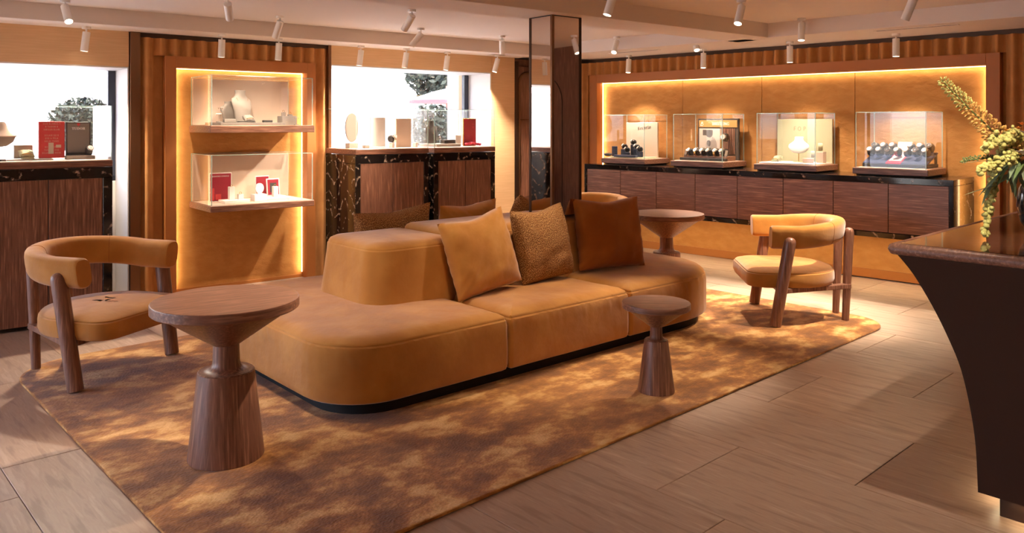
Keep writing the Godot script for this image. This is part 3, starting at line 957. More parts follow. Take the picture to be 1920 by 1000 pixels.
# ---------------------------------------------------------------- turned walnut tables
func table(at: Vector3, h: float, r: float, rb: float, rs: float, hs: float, rn: float, hn: float, th: float, label: String, grain: float) -> void:
	var o := thing("pedestal_table", label, "table", yaw(at, grain), "turned walnut pedestal tables")
	var hc := h - th
	part(o, "table_top", MB.new().lathe([Vector2(0, hc), Vector2(r - 0.006, hc), Vector2(r, hc + 0.005), Vector2(r, h - 0.005), Vector2(r - 0.002, h - 0.0015), Vector2(r - 0.006, h), Vector2(0, h)], 72).mesh(30), M.walnut_table)
	part(o, "cone", MB.new().lathe([Vector2(0, hn), Vector2(rn, hn), Vector2(r * 0.915, hc), Vector2(0, hc)], 64).mesh(30), M.walnut_turned)
	var prof := [Vector2(0, hs)]
	for i in 9:
		var t := i / 8.0
		prof.append(Vector2(lerpf(rs * 0.97, rn, 1.0 - pow(1.0 - t, 2.4)), lerpf(hs, hs + (hn - hs) * 0.45, t * t) if t < 1.0 else hs + (hn - hs) * 0.45))
	prof.append(Vector2(rn * 0.96, hn)); prof.append(Vector2(0, hn))
	part(o, "neck", MB.new().lathe(prof, 48).mesh(40), M.walnut_turned)
	part(o, "base", MB.new().lathe([Vector2(0, 0), Vector2(rb, 0), Vector2(rb + 0.001, 0.004), Vector2(rs + 0.002, hs - 0.004), Vector2(rs - 0.003, hs), Vector2(0, hs)], 64).mesh(30), M.walnut_turned)

func tables() -> void:
	table(Vector3(-1.281, 0.0165, -3.543), 0.703, 0.317, 0.163, 0.120, 0.385, 0.058, 0.50, 0.046, "large round walnut pedestal table in front of the armchair by the window cabinets", 0.6)
	table(Vector3(0.804, 0.0165, -4.406), 0.494, 0.189, 0.101, 0.063, 0.288, 0.034, 0.357, 0.036, "small low round walnut pedestal table in front of the sofa seat", 0.0)
	table(Vector3(1.361, 0.0165, -6.96), 0.703, 0.325, 0.155, 0.115, 0.365, 0.058, 0.49, 0.046, "round walnut pedestal table between the sofa end and the long display wall", 0.0)

func rug() -> void:
	var o := thing("rug", "large mottled golden brown pile rug with rounded corners under the sofa", "rug", FT)
	var prof := [Vector2(0.006, 0.0005), Vector2(0.0, 0.004), Vector2(0.0, 0.010), Vector2(0.003, 0.014), Vector2(0.010, 0.016)]
	part(o, "pile", soft_block(1.035, 6.17, -5.64, -2.387, [0.38, 0.4, 0.32, 0.3], prof, 0.0, 14).mesh(50.0), M.rug)

# ---------------------------------------------------------------- reception desk
func desk() -> void:
	var o := thing("reception_desk", "dark brown reception desk with flared side, walnut edge and polished stone top", "desk", FT)
	var a0 := 3.40
	var a1 := 6.0
	var bend := 1.15
	var curve := [[-1.322, 0.962], [-1.307, 0.962], [-1.244, 0.889], [-1.171, 0.771], [-1.112, 0.654], [-1.065, 0.537], [-1.031, 0.383], [-1.014, 0.252], [-1.006, 0.078]]
	# smooth the flare
	var pts := []
	for i in range(1, curve.size() - 1):
		for k in 4:
			var t := k / 4.0
			var p0: Array = curve[maxi(i - 1, 1)]; var p1: Array = curve[i]; var p2: Array = curve[i + 1]; var p3: Array = curve[mini(i + 2, curve.size() - 1)]
			pts.append(Vector2(cubic_interpolate(p1[0], p2[0], p0[0], p3[0], t), cubic_interpolate(p1[1], p2[1], p0[1], p3[1], t)))
	pts.append(Vector2(-1.006, 0.078))
	pts.append(Vector2(bend, 0.078))
	pts.append(Vector2(bend, 0.962))
	var body := MB.new().prism(pts, a0, a1)          # x = b, "z" = height, extruded along a
	for i in body.v.size():
		var q := body.v[i]
		body.v[i] = Vector3(q.y, q.z, q.x)
	part(o, "body", body.mesh(25.0), M.desk_brown)
	part(o, "plinth", bx(Vector3(a1 - a0 - 0.04, 0.078, bend + 0.94), 0.002, Vector3((a0 + a1) / 2 + 0.01, 0.039, (bend - 0.94) / 2)), M.bronze_dark)
	# rounded walnut edge round the top
	var y := 0.985
	part(o, "edge", MB.new().tube([Vector3(a0 - 0.006, y, -1.318), Vector3(a0 - 0.006, y, bend)], 0.0235, 14).tube([Vector3(a0 - 0.006, y, -1.318), Vector3(a1, y, -1.318)], 0.0235, 14).lathe([Vector2(0, -0.0235), Vector2(0.012, -0.020), Vector2(0.0235, 0.0), Vector2(0.012, 0.020), Vector2(0, 0.0235)], 14, Vector3(a0 - 0.006, y, -1.318)).mesh(60.0), M.walnut_level)
	part(o, "top", bx(Vector3(a1 - a0 - 0.02, 0.045, bend + 1.30), 0.002, Vector3((a0 + a1) / 2 + 0.004, y, (bend - 1.30) / 2)), M.marble_brown)
	# light line under the overhang
	part(o, "light_strip", bx(Vector3(0.008, 0.002, 2.0), 0.0003, Vector3(a0 + 0.010, 0.0765, 0.1)), M.led_strip)
	part(o, "light_strip", bx(Vector3(2.3, 0.002, 0.008), 0.0003, Vector3(a0 + 1.3, 0.0765, -0.985)), M.led_strip)
	area("strip_light", FT * Vector3(a0 + 0.010, 0.072, 0.1), Vector3.DOWN - FT.basis.x * 0.3, FT.basis.z, Vector2(2.0, 0.012), 0.16)
	area("strip_light", FT * Vector3(a0 + 1.3, 0.07, -0.98), Vector3.DOWN - FT.basis.z * 0.3, FT.basis.x, Vector2(2.4, 0.012), 0.16)

func leaf_mesh(l: float, w: float, droop: float) -> ArrayMesh:
	var b := MB.new()
	var n := 8
	for i in n + 1:
		var t := float(i) / n
		var ww := w * sin(PI * pow(t, 0.8)) * 0.5 + 0.0004
		var y := -droop * t * t
		for k in [[-1.0, 0.0], [0.0, -0.12], [1.0, 0.0]]:
			b.add(Vector3(k[0] * ww, y + k[1] * ww, t * l))
	for i in n:
		for k in 2:
			var a := i * 3 + k
			b.quad(a, a + 3, a + 4, a + 1)
	return b.mesh(60)

func flowers() -> void:
	var base := FT * Vector3(4.10, 1.008, -0.93)
	var v := thing("vase", "dark glass vase standing on the polished desk top", "vase", Transform3D(Basis(), base))
	part(v, "body", MB.new().lathe([Vector2(0, 0), Vector2(0.07, 0), Vector2(0.11, 0.06), Vector2(0.125, 0.13), Vector2(0.115, 0.21), Vector2(0.08, 0.27), Vector2(0.062, 0.30), Vector2(0.068, 0.315), Vector2(0.058, 0.313), Vector2(0.052, 0.29), Vector2(0.0, 0.28)], 40).mesh(), M.vase_dark)
	var mouth := base + Vector3(0, 0.30, 0)
	var o := thing("flower_arrangement", "loose bouquet of foxtail lily, hanging amaranth and grey leaves in the vase", "flowers", Transform3D(Basis(), mouth))
	# a picture point at the bouquet's distance
	var dist := -base.z
	var q := func(px: float, py: float, dz := 0.0) -> Vector3:
		var z: float = dist + dz
		return Vector3((px - 960.0) / F * z, EYE - (py - YH) / F * z, -z) - mouth
	var bez := func(a: Vector3, b: Vector3, c: Vector3, n: int) -> Array:
		var r := []
		for i in n + 1:
			var t := float(i) / n
			r.append(a.lerp(b, t).lerp(b.lerp(c, t), t))
		return r
	var bud := func(s: float, l: float) -> MB:
		return MB.new().lathe([Vector2(0, 0), Vector2(s * 0.8, l * 0.3), Vector2(s, l * 0.65), Vector2(s * 0.4, l * 0.95), Vector2(0, l)], 6)
	# foxtail lily spike
	var path: Array = bez.call(Vector3.ZERO, q.call(1905, 300), q.call(1765, 149, -0.05), 40)
	var stem := part(o, "spike_stem", MB.new().tube(path.map(func(p): return p), range(41).map(func(i): return lerpf(0.006, 0.0025, i / 40.0)), 8).mesh(), M.stem_green)
	var fl := MB.new(); var ft := MB.new()
	for i in 340:
		var t := 0.30 + 0.70 * i / 340.0
		var k := t * 40.0
		var p: Vector3 = path[int(k) if k < 40 else 39].lerp(path[mini(int(k) + 1, 40)], k - int(k))
		var dir: Vector3 = (path[mini(int(k) + 1, 40)] - path[maxi(int(k) - 1, 0)]).normalized()
		var an := i * 2.39996
		var x := dir.cross(Vector3.UP).normalized()
		var out := (x * cos(an) + x.cross(dir) * sin(an))
		var len := lerpf(0.058, 0.014, pow(t, 1.5)) * rng.randf_range(0.8, 1.15)
		var y := (out * 0.9 + dir * 0.45).normalized()
		var side := y.cross(dir).normalized()
		var bas := Basis(side, y, side.cross(y))
		var l2 := lerpf(0.024, 0.013, t)
		var tgt := fl if t < 0.82 else ft
		tgt.lathe([Vector2(0, -len * 0.5), Vector2(l2 * 0.06, -l2 * 0.1), Vector2(l2 * 0.26, l2 * 0.3), Vector2(l2 * 0.33, l2 * 0.7), Vector2(l2 * 0.16, l2 * 1.05), Vector2(0, l2 * 1.15)], 6, p + out * len * 0.85, bas)
	var flo := part(stem, "florets", fl.mesh(70), M.floret)
	flo.set_meta("kind", "stuff")
	var flt := part(stem, "tip_buds", ft.mesh(70), M.floret_tip)
	flt.set_meta("kind", "stuff")
	# second narrow spike and hanging amaranth tassels
	var p2: Array = bez.call(q.call(1885, 300, -0.06), q.call(1850, 292, -0.08), q.call(1800, 304, -0.1), 16)
	var b2 := MB.new().tube(p2, 0.003, 6)
	for i in 110:
		var p: Vector3 = p2[4 + i * 12 / 110]
		b2.lathe([Vector2(0, 0), Vector2(0.004, 0.004), Vector2(0, 0.010)], 5, p + Vector3(rng.randf_range(-1, 1), rng.randf_range(-1, 1), rng.randf_range(-1, 1)) * 0.010)
	part(o, "green_spike", b2.mesh(70), M.stem_green)
	for a in [[[1895, 268], [1862, 290], [1848, 440], 1.0, 0.02], [[1902, 262], [1870, 255], [1846, 280], 0.55, -0.06], [[1908, 290], [1880, 300], [1838, 318], 0.6, -0.1], [[1915, 255], [1895, 250], [1888, 262], 0.5, -0.02]]:
		var tp: Array = bez.call(q.call(a[0][0], a[0][1], a[4]), q.call(a[1][0], a[1][1], a[4] - 0.05), q.call(a[2][0], a[2][1], a[4] - 0.12), 26)
		var tb := MB.new()
		for i in range(1, 27):
			for k in int(10 * (1.0 if a[3] == 1.0 else 0.6)):
				var r := rng.randf_range(0.007, 0.013)
				var spread := 0.022 * (0.5 + 0.5 * absf(sin(i * 1.7))) * (1.0 if i < 20 else 0.75)
				tb.lathe([Vector2(0, -r), Vector2(r * 0.8, -r * 0.5), Vector2(r, 0.0), Vector2(r * 0.7, r * 0.7), Vector2(0, r)], 6, tp[i] + Vector3(rng.randfn(), rng.randfn(), rng.randfn()) * spread * 0.55)
		part(o, "amaranth", tb.mesh(80), M.tassel).set_meta("kind", "stuff")
	# leaves
	for i in 46:
		var from: Vector3 = q.call(rng.randf_range(1885, 1930), rng.randf_range(290, 330), rng.randf_range(-0.12, 0.1))
		var dir := Vector3(rng.randf_range(-1.0, 0.35), rng.randf_range(-0.75, 0.25), rng.randf_range(-0.6, 0.8)).normalized()
		var l := rng.randf_range(0.10, 0.17)
		var bas := Basis.looking_at(-dir, Vector3.UP)
		part(o, "leaf", leaf_mesh(l, rng.randf_range(0.018, 0.03), l * 0.25), M.leaf_grey if i % 3 else M.leaf, Transform3D(bas, from))
	for a in [[1880, 300, 1800, 302, 0.020], [1878, 330, 1826, 325, 0.016], [1880, 320, 1832, 366, 0.016], [1862, 340, 1838, 384, 0.016], [1878, 345, 1806, 362, 0.014], [1896, 285, 1868, 292, 0.04]]:
		var f0: Vector3 = q.call(a[0], a[1], -0.08); var f1: Vector3 = q.call(a[2], a[3], -0.12)
		part(o, "leaf", leaf_mesh(f0.distance_to(f1), a[4], 0.01), M.leaf_grey, Transform3D(Basis.looking_at(-(f1 - f0).normalized(), Vector3.UP), f0))
	# white lily and small orange blooms at the frame's edge
	for a in [[1918, 288, "petal", 0.055], [1926, 250, "petal", 0.05], [1916, 232, "petal_orange", 0.022], [1922, 246, "petal_orange", 0.02], [1910, 240, "petal_orange", 0.018], [1896, 252, "petal_orange", 0.024], [1886, 244, "petal_orange", 0.022]]:
		var c: Vector3 = q.call(a[0], a[1], -0.12)
		var fb := part(o, "bloom", MB.new().lathe([Vector2(0, -0.006), Vector2(0.008, 0.0), Vector2(0, 0.008)], 8).mesh(), M[a[2]], Transform3D(Basis(), c))
		for k in 6:
			var d := Vector3(cos(k * TAU / 6), 0.5, sin(k * TAU / 6)).normalized()
			part(fb, "petal", leaf_mesh(a[3], a[3] * 0.55, a[3] * 0.2), M[a[2]], Transform3D(Basis.looking_at(-d, Vector3.UP), Vector3.ZERO))
# ---------------------------------------------------------------- cabinets and glass cases
func text(parent: Node3D, s: String, cap: float, mat: Material, at: Transform3D, serif := false, slant := 0.0, wide := 1.0) -> void:
	var t := TextMesh.new()
	var f := SystemFont.new()
	f.font_names = PackedStringArray(["Droid Serif" if serif else "Droid Sans"])
	f.font_weight = 700 if serif else 400
	var fv := FontVariation.new()
	fv.base_font = f
	fv.variation_transform = Transform2D(Vector2(wide, 0), Vector2(slant, 1), Vector2.ZERO)
	t.font = fv
	t.text = s
	t.font_size = 48
	t.pixel_size = cap / (48 * 0.71)
	t.depth = 0.0008
	t.curve_step = 1.5
	part(parent, "lettering", t, mat, at)

# a cabinet block: u, y and w ranges, doors as [u0, u1] pairs
func cabinet(label: String, f: Transform3D, u0: float, u1: float, y0: float, y1: float, w0: float, w1: float, doors: Array, dy0: float, dy1: float, wood: String, group: String) -> void:
	var cx := (u0 + u1) / 2
	var o := thing("display_cabinet", label, "cabinet", inf(f, Vector3(cx, 0, w1)), group)
	var d := w1 - w0
	part(o, "body", bx(Vector3(u1 - u0 - 0.012, y1 - y0 - 0.01, d - 0.024), 0.002, Vector3(0, (y0 + y1) / 2, -d / 2 - 0.012)), M.black_trim)
	var i := 0
	for q in doors:
		part(o, "door", bx(Vector3(q[1] - q[0] - 0.005, dy1 - dy0, 0.02), 0.0015, Vector3((q[0] + q[1]) / 2 - cx, (dy0 + dy1) / 2, -0.012)), M["%s_%d" % [wood, (used["display_cabinet"] + i * 2) % 4]])
		i += 1

func glass_case(label: String, f: Transform3D, u0: float, u1: float, w0: float, w1: float, y0: float, y1: float, y2: float, group: String, foot := true, over := 0.02, back := true) -> Node3D:
	# walnut tray from y0 to y1, glass hood up to y2
	var cx := (u0 + u1) / 2
	var cz := (w0 + w1) / 2
	var o := thing("glass_case", label, "display case", inf(f, Vector3(cx, y0, cz)), group)
	var wd := u1 - u0
	var d := w1 - w0
	if foot: part(o, "foot", bx(Vector3(wd - 0.05, 0.012, d - 0.05), 0.001, Vector3(0, -0.0062, 0)), M.plinth_black)
	part(o, "tray", bx(Vector3(wd, y1 - y0, d), 0.004, Vector3(0, (y1 - y0) / 2, 0)), M.walnut_level_1)
	part(o, "lining", bx(Vector3(wd - 2 * over - 0.014, 0.003, d - 2 * over - 0.014), 0.0005, Vector3(0, y1 - y0 + 0.0015, 0)), M.linen)
	var h := y2 - y1
	var yc := y1 - y0 + h / 2
	var gw := wd - 2 * over
	var gd := d - 2 * over
	var th := 0.006
	for s in [-1, 1]:
		part(o, "pane", bx(Vector3(th, h, gd), 0.0005, Vector3(s * (gw - th) / 2, yc, 0)), M.glass)
		if s == 1 or back: part(o, "pane", bx(Vector3(gw - 2 * th - 0.001, h, th), 0.0005, Vector3(0, yc, s * (gd - th) / 2)), M.glass)
		for q in [-1, 1]:
			part(o, "glass_edge", bx(Vector3(0.0065, h, 0.0065), 0.0005, Vector3(s * (gw - th) / 2, yc, q * (gd - th) / 2)), M.glass_edge)
		part(o, "glass_edge", bx(Vector3(gw, 0.0045, 0.0065), 0.0005, Vector3(0, y2 - y0 + 0.003, s * (gd - th) / 2)), M.glass_edge)
		part(o, "glass_edge", bx(Vector3(0.0065, 0.0045, gd - 0.014), 0.0005, Vector3(s * (gw - th) / 2, y2 - y0 + 0.003, 0)), M.glass_edge)
	part(o, "pane", bx(Vector3(gw - 0.013, th, gd - 0.013), 0.0005, Vector3(0, y2 - y0 + 0.003, 0)), M.glass)
	if not back: part(o, "back_panel", bx(Vector3(gw - 0.02, h - 0.01, 0.010), 0.001, Vector3(0, yc, -d / 2 + 0.022)), M.linen)
	return o

func cases() -> void:
	# ---- long display wall: eight floating cabinets in a marble surround, four glass cases on it
	var s := thing("marble_counter", "long black marble counter with pale veins framing the floating walnut cabinets", "counter", inf(FB, Vector3(1.665, 0.525, 0.2)))
	var L := 3.842
	part(s, "worktop", bx(Vector3(L, 0.052, 0.585), 0.002, Vector3(0, 0.497, -0.006)), M.marble)
	part(s, "underside", bx(Vector3(L, 0.045, 0.585), 0.002, Vector3(0, 0.0225, -0.006)), M.marble)
	for q in [-1, 1]: part(s, "end_panel", bx(Vector3(0.035, 0.424, 0.585), 0.002, Vector3(q * (L / 2 - 0.0175), 0.258, -0.006)), M.marble)
	part(s, "light_strip", bx(Vector3(L - 0.3, 0.004, 0.01), 0.0005, Vector3(0, -0.003, -0.2)), M.led_strip)
	area("strip_light", FB * Vector3(1.665, 0.515, 0.0), Vector3.DOWN + FB.basis.z * 0.15, FB.basis.x, Vector2(L - 0.3, 0.02), 1.6)
	for i in 8:
		var u := -0.221 + 0.4714 * i
		cabinet("floating walnut cabinet, %s of eight from the mirrored column end" % ["first", "second", "third", "fourth", "fifth", "sixth", "seventh", "eighth"][i], FB, u, u + 0.4714, 0.571, 0.995, -0.09, 0.482, [[u, u + 0.4714]], 0.574, 0.993, "walnut_level", "floating walnut cabinets under the marble counter")
	var gb := "glass cases on the marble counter"
	glass_case("glass case with a cream panel in handwriting script and navy watch stands", FB, -0.08, 0.52, -0.085, 0.40, 1.062, 1.118, 1.605, gb)
	glass_case("glass case with a framed black and white photograph and rows of watches", FB, 0.846, 1.467, -0.085, 0.40, 1.062, 1.118, 1.605, gb)
	glass_case("glass case with a sage green panel and a white necklace bust", FB, 1.797, 2.421, -0.085, 0.40, 1.062, 1.118, 1.605, gb)
	glass_case("glass case with a black and red watch tray, nearest the flowers", FB, 2.745, 3.369, -0.085, 0.40, 1.062, 1.118, 1.605, gb)

	# ---- window wall cabinets
	var ga := "tall walnut cabinets at the windows"
	for a in [["tall walnut cabinet with black marble edging behind the armchair, under the red card", -1.15, 0.67, [[-1.08, -0.6], [-0.6, -0.18], [-0.18, 0.239], [0.239, 0.603]], 1.093, 1.173, 1.228, 1.64, "long glass case on the window cabinet behind the armchair"],
			["tall walnut cabinet with a marble side, next to the fluted panel", 2.741, 3.552, [[2.796, 3.148], [3.148, 3.499]], 1.13, 1.210, 1.265, 1.65, "glass case at the bright window, holding the oval mirror and pale panels"],
			["tall walnut cabinet with marble edging beside the bronze wall end", 3.612, 4.39, [[3.67, 4.005], [4.005, 4.34]], 1.13, 1.210, 1.265, 1.65, "glass case at the bright window, holding the crimson picture and roses"]]:
		var u0: float = a[1]; var u1: float = a[2]
		var w0 := -0.05
		var doors: Array = a[3]
		var n: int = doors.size()
		cabinet(a[0], FA, doors[0][0], doors[n - 1][1], 0.03, a[4], w0, 0.6, doors, 0.033, a[4] - 0.002, "walnut_upright", ga)
		var m := thing("marble_surround", ["black marble surround of the cabinet behind the armchair", "black marble surround with a broad veined side next to the fluted panel", "black marble surround of the cabinet beside the bronze wall"][used["marble_surround"] + 1 if used.has("marble_surround") else 0], "surround", inf(FA, Vector3((u0 + u1) / 2, 0, 0.275)))
		var wd := u1 - u0
		var d := 0.655
		part(m, "top", bx(Vector3(wd, a[5] - a[4], d), 0.002, Vector3(0, (a[4] + a[5]) / 2, 0)), M.marble)
		for q in [-1, 1]:
			var e: float = (doors[0][0] - u0) if q < 0 else (u1 - doors[n - 1][1])
			part(m, "side", bx(Vector3(e - 0.002, a[4] - 0.001, d), 0.002, Vector3(q * (wd / 2 - e / 2), a[4] / 2, 0)), M.marble)
		glass_case(a[8], FA, u0, u1, -0.05, 0.61, a[5] + 0.004, a[6], a[7], "glass cases in the windows", false, 0.006, true)
	# ---- the two cased shelves in the lit portal
	glass_case("glass case on the upper walnut shelf, with a grey necklace bust", FA, 1.45, 2.39, -0.098, 0.48, 1.428, 1.49, 1.92, "cased wall shelves in the lit portal", false, 0.012, false)
	glass_case("glass case on the lower walnut shelf, with crimson pictures and white stands", FA, 1.45, 2.39, -0.098, 0.48, 0.752, 0.806, 1.234, "cased wall shelves in the lit portal", false, 0.012, false)

# ---------------------------------------------------------------- goods
var watch_mesh := {}
func watch(f: Transform3D, p: Vector3, turn: float, strap: String, dial: String, label: String, group: String, size := 1.0, tip := 0.9) -> void:
	if not watch_mesh.has("strap"):
		var pth := []
		for i in 20:
			var a := TAU * i / 20.0
			pth.append(Vector3(0, 0.027 + cos(a) * 0.027, sin(a) * 0.031))
		var rings := []
		for i in 21:
			var c: Vector3 = pth[i % 20]
			var o := Vector3(0, c.y - 0.027, c.z).normalized()
			var hw := 0.0095
			rings.append(PackedVector3Array([c + Vector3(-hw, 0, 0), c + Vector3(-hw, 0, 0) + o * 0.003, c + Vector3(hw, 0, 0) + o * 0.003, c + Vector3(hw, 0, 0)]))
		watch_mesh.strap = MB.new().loft(rings, false, false).mesh(35)
		watch_mesh.pillow = MB.new().lathe([Vector2(0, -0.016), Vector2(0.02, -0.016), Vector2(0.025, -0.01), Vector2(0.025, 0.01), Vector2(0.02, 0.016), Vector2(0, 0.016)], 16, Vector3(0, 0.027, 0), Basis(Vector3.BACK, PI / 2)).mesh()
		watch_mesh.case = MB.new().lathe([Vector2(0, 0.0), Vector2(0.018, 0.0), Vector2(0.0205, 0.003), Vector2(0.0205, 0.007), Vector2(0.018, 0.010), Vector2(0.0165, 0.0095), Vector2(0, 0.0095)], 20).box(Vector3(0.0215, 0.005, 0), Vector3(0.005, 0.004, 0.004), 0.0005).mesh(40)
		watch_mesh.dial = MB.new().lathe([Vector2(0, 0.0096), Vector2(0.0155, 0.0096), Vector2(0.0155, 0.0102), Vector2(0, 0.0102)], 18).mesh()
		watch_mesh.hand = MB.new().box(Vector3(0.003, 0.0105, 0), Vector3(0.009, 0.0006, 0.0014), 0.0001).box(Vector3(0, 0.0105, 0.005), Vector3(0.0012, 0.0006, 0.012), 0.0001).mesh()
	var o := thing("wristwatch", label, "watch", Transform3D(f.basis * Basis(Vector3.UP, turn) * Basis.from_scale(Vector3.ONE * size), f * p), group)
	part(o, "strap", watch_mesh.strap, M[strap])
	part(o, "cushion", watch_mesh.pillow, M.black_leather)
	var b := Basis(Vector3.RIGHT, tip)
	var cs := part(o, "case", watch_mesh.case, M.steel, Transform3D(b, Vector3(0, 0.027, 0) + b * Vector3(0, 0.028, 0)))
	part(cs, "dial", watch_mesh.dial, M[dial])
	part(cs, "hands", watch_mesh.hand, M.white_ink if dial == "dial_dark" else M.ink)

func block(called: String, label: String, cat: String, f: Transform3D, p: Vector3, s: Vector3, mat: String, turn := 0.0, group := "", b := 0.003) -> Node3D:
	var o := thing(called, label, cat, inf(f, p, turn), group)
	part(o, "body", bx(s, b, Vector3(0, s.y / 2, 0)), M[mat])
	return o

# neck bust: flattened loft, base at y 0, looking along local z
func bust(label: String, f: Transform3D, p: Vector3, turn: float, h: float, w: float, mat: String, chain: String) -> void:
	var o := thing("necklace_bust", label, "display bust", inf(f, p, turn), "")
	var rings := []
	for q in [[0.0, 0.70, 0.30, 0.02], [0.12, 0.74, 0.32, 0.04], [0.34, 0.84, 0.32, 0.05], [0.54, 0.97, 0.28, 0.02], [0.66, 1.0, 0.24, -0.02], [0.73, 0.90, 0.24, -0.05], [0.79, 0.62, 0.27, -0.07], [0.85, 0.44, 0.32, -0.08], [0.92, 0.40, 0.34, -0.075], [0.98, 0.43, 0.37, -0.07], [1.0, 0.41, 0.35, -0.07]]:
		var r := PackedVector3Array()
		for k in 28:
			var a := TAU * k / 28.0
			r.append(Vector3(cos(a) * q[1] * w * 0.5, q[0] * h, sin(a) * q[2] * w * 0.5 + q[3] * w))
		rings.append(r)
	part(o, "body", MB.new().loft(rings).mesh(50), M[mat])
	if chain:
		var pts := []
		for i in 17:
			var t := i / 16.0 * 2.0 - 1.0
			pts.append(Vector3(t * w * 0.30, h * (0.46 + 0.30 * t * t), w * (0.165 - 0.13 * t * t)))
		part(o, "chain", MB.new().tube(pts, 0.0016, 5).mesh(), M[chain])
		part(o, "pendant", MB.new().box(pts[8] + Vector3(0, -0.010, 0.003), Vector3(0.004, 0.018, 0.003), 0.001).box(pts[8] + Vector3(0, -0.007, 0.003), Vector3(0.012, 0.004, 0.003), 0.001).mesh(10), M[chain])

func ring_stand(label: String, f: Transform3D, p: Vector3, s: Vector3, mat: String, group: String, turn := 0.0) -> void:
	var o := thing("ring_stand", label, "ring stand", inf(f, p, turn), group)
	part(o, "block", bx(s, 0.003, Vector3(0, s.y / 2, 0)), M[mat])
	var pts := []
	for i in 12: pts.append(Vector3(cos(i * TAU / 12) * 0.010, s.y + 0.009 + sin(i * TAU / 12) * 0.010, 0))
	part(o, "ring", MB.new().tube(pts, 0.0018, 6, true).mesh(), M.gold)

func tee_stand(label: String, f: Transform3D, p: Vector3, h: float, group: String) -> void:
	var o := thing("earring_stand", label, "earring stand", inf(f, p), group)
	part(o, "foot", bx(Vector3(0.04, 0.008, 0.03), 0.001, Vector3(0, 0.004, 0)), M.grey_suede)
	part(o, "post", MB.new().tube([Vector3(0, 0.008, 0), Vector3(0, h, 0)], 0.002, 6).mesh(), M.steel)
	part(o, "bar", MB.new().tube([Vector3(-0.024, h, 0), Vector3(0.024, h, 0)], 0.0022, 6).mesh(), M.steel)
	for s in [-1, 1]: part(o, "earring", MB.new().lathe([Vector2(0, -0.012), Vector2(0.004, -0.008), Vector2(0, 0)], 8, Vector3(s * 0.018, h, 0)).mesh(), M.gold)

func bracelet_pillow(label: String, f: Transform3D, p: Vector3, turn: float, s: float, mat: String, band: String) -> void:
	var o := thing("bracelet_cushion", label, "jewellery cushion", inf(f, p, turn), "")
	part(o, "cushion", pillow_mesh(s, s * 0.75, s * 0.45, 5, 0.0), M[mat], Transform3D(Basis(Vector3.RIGHT, -0.9), Vector3(0, 0.012, 0)))
	part(o, "foot", bx(Vector3(s * 0.8, 0.010, s * 0.5), 0.002, Vector3(0, 0.005, 0)), M[mat])
	var pts := []
	for i in 20: pts.append(Vector3(cos(i * TAU / 20) * s * 0.36, s * 0.28 + sin(i * TAU / 20) * s * 0.10, -s * 0.2 + sin(i * TAU / 20) * s * 0.30))
	part(o, "bracelet", MB.new().tube(pts, 0.003, 6, true).mesh(), M[band])

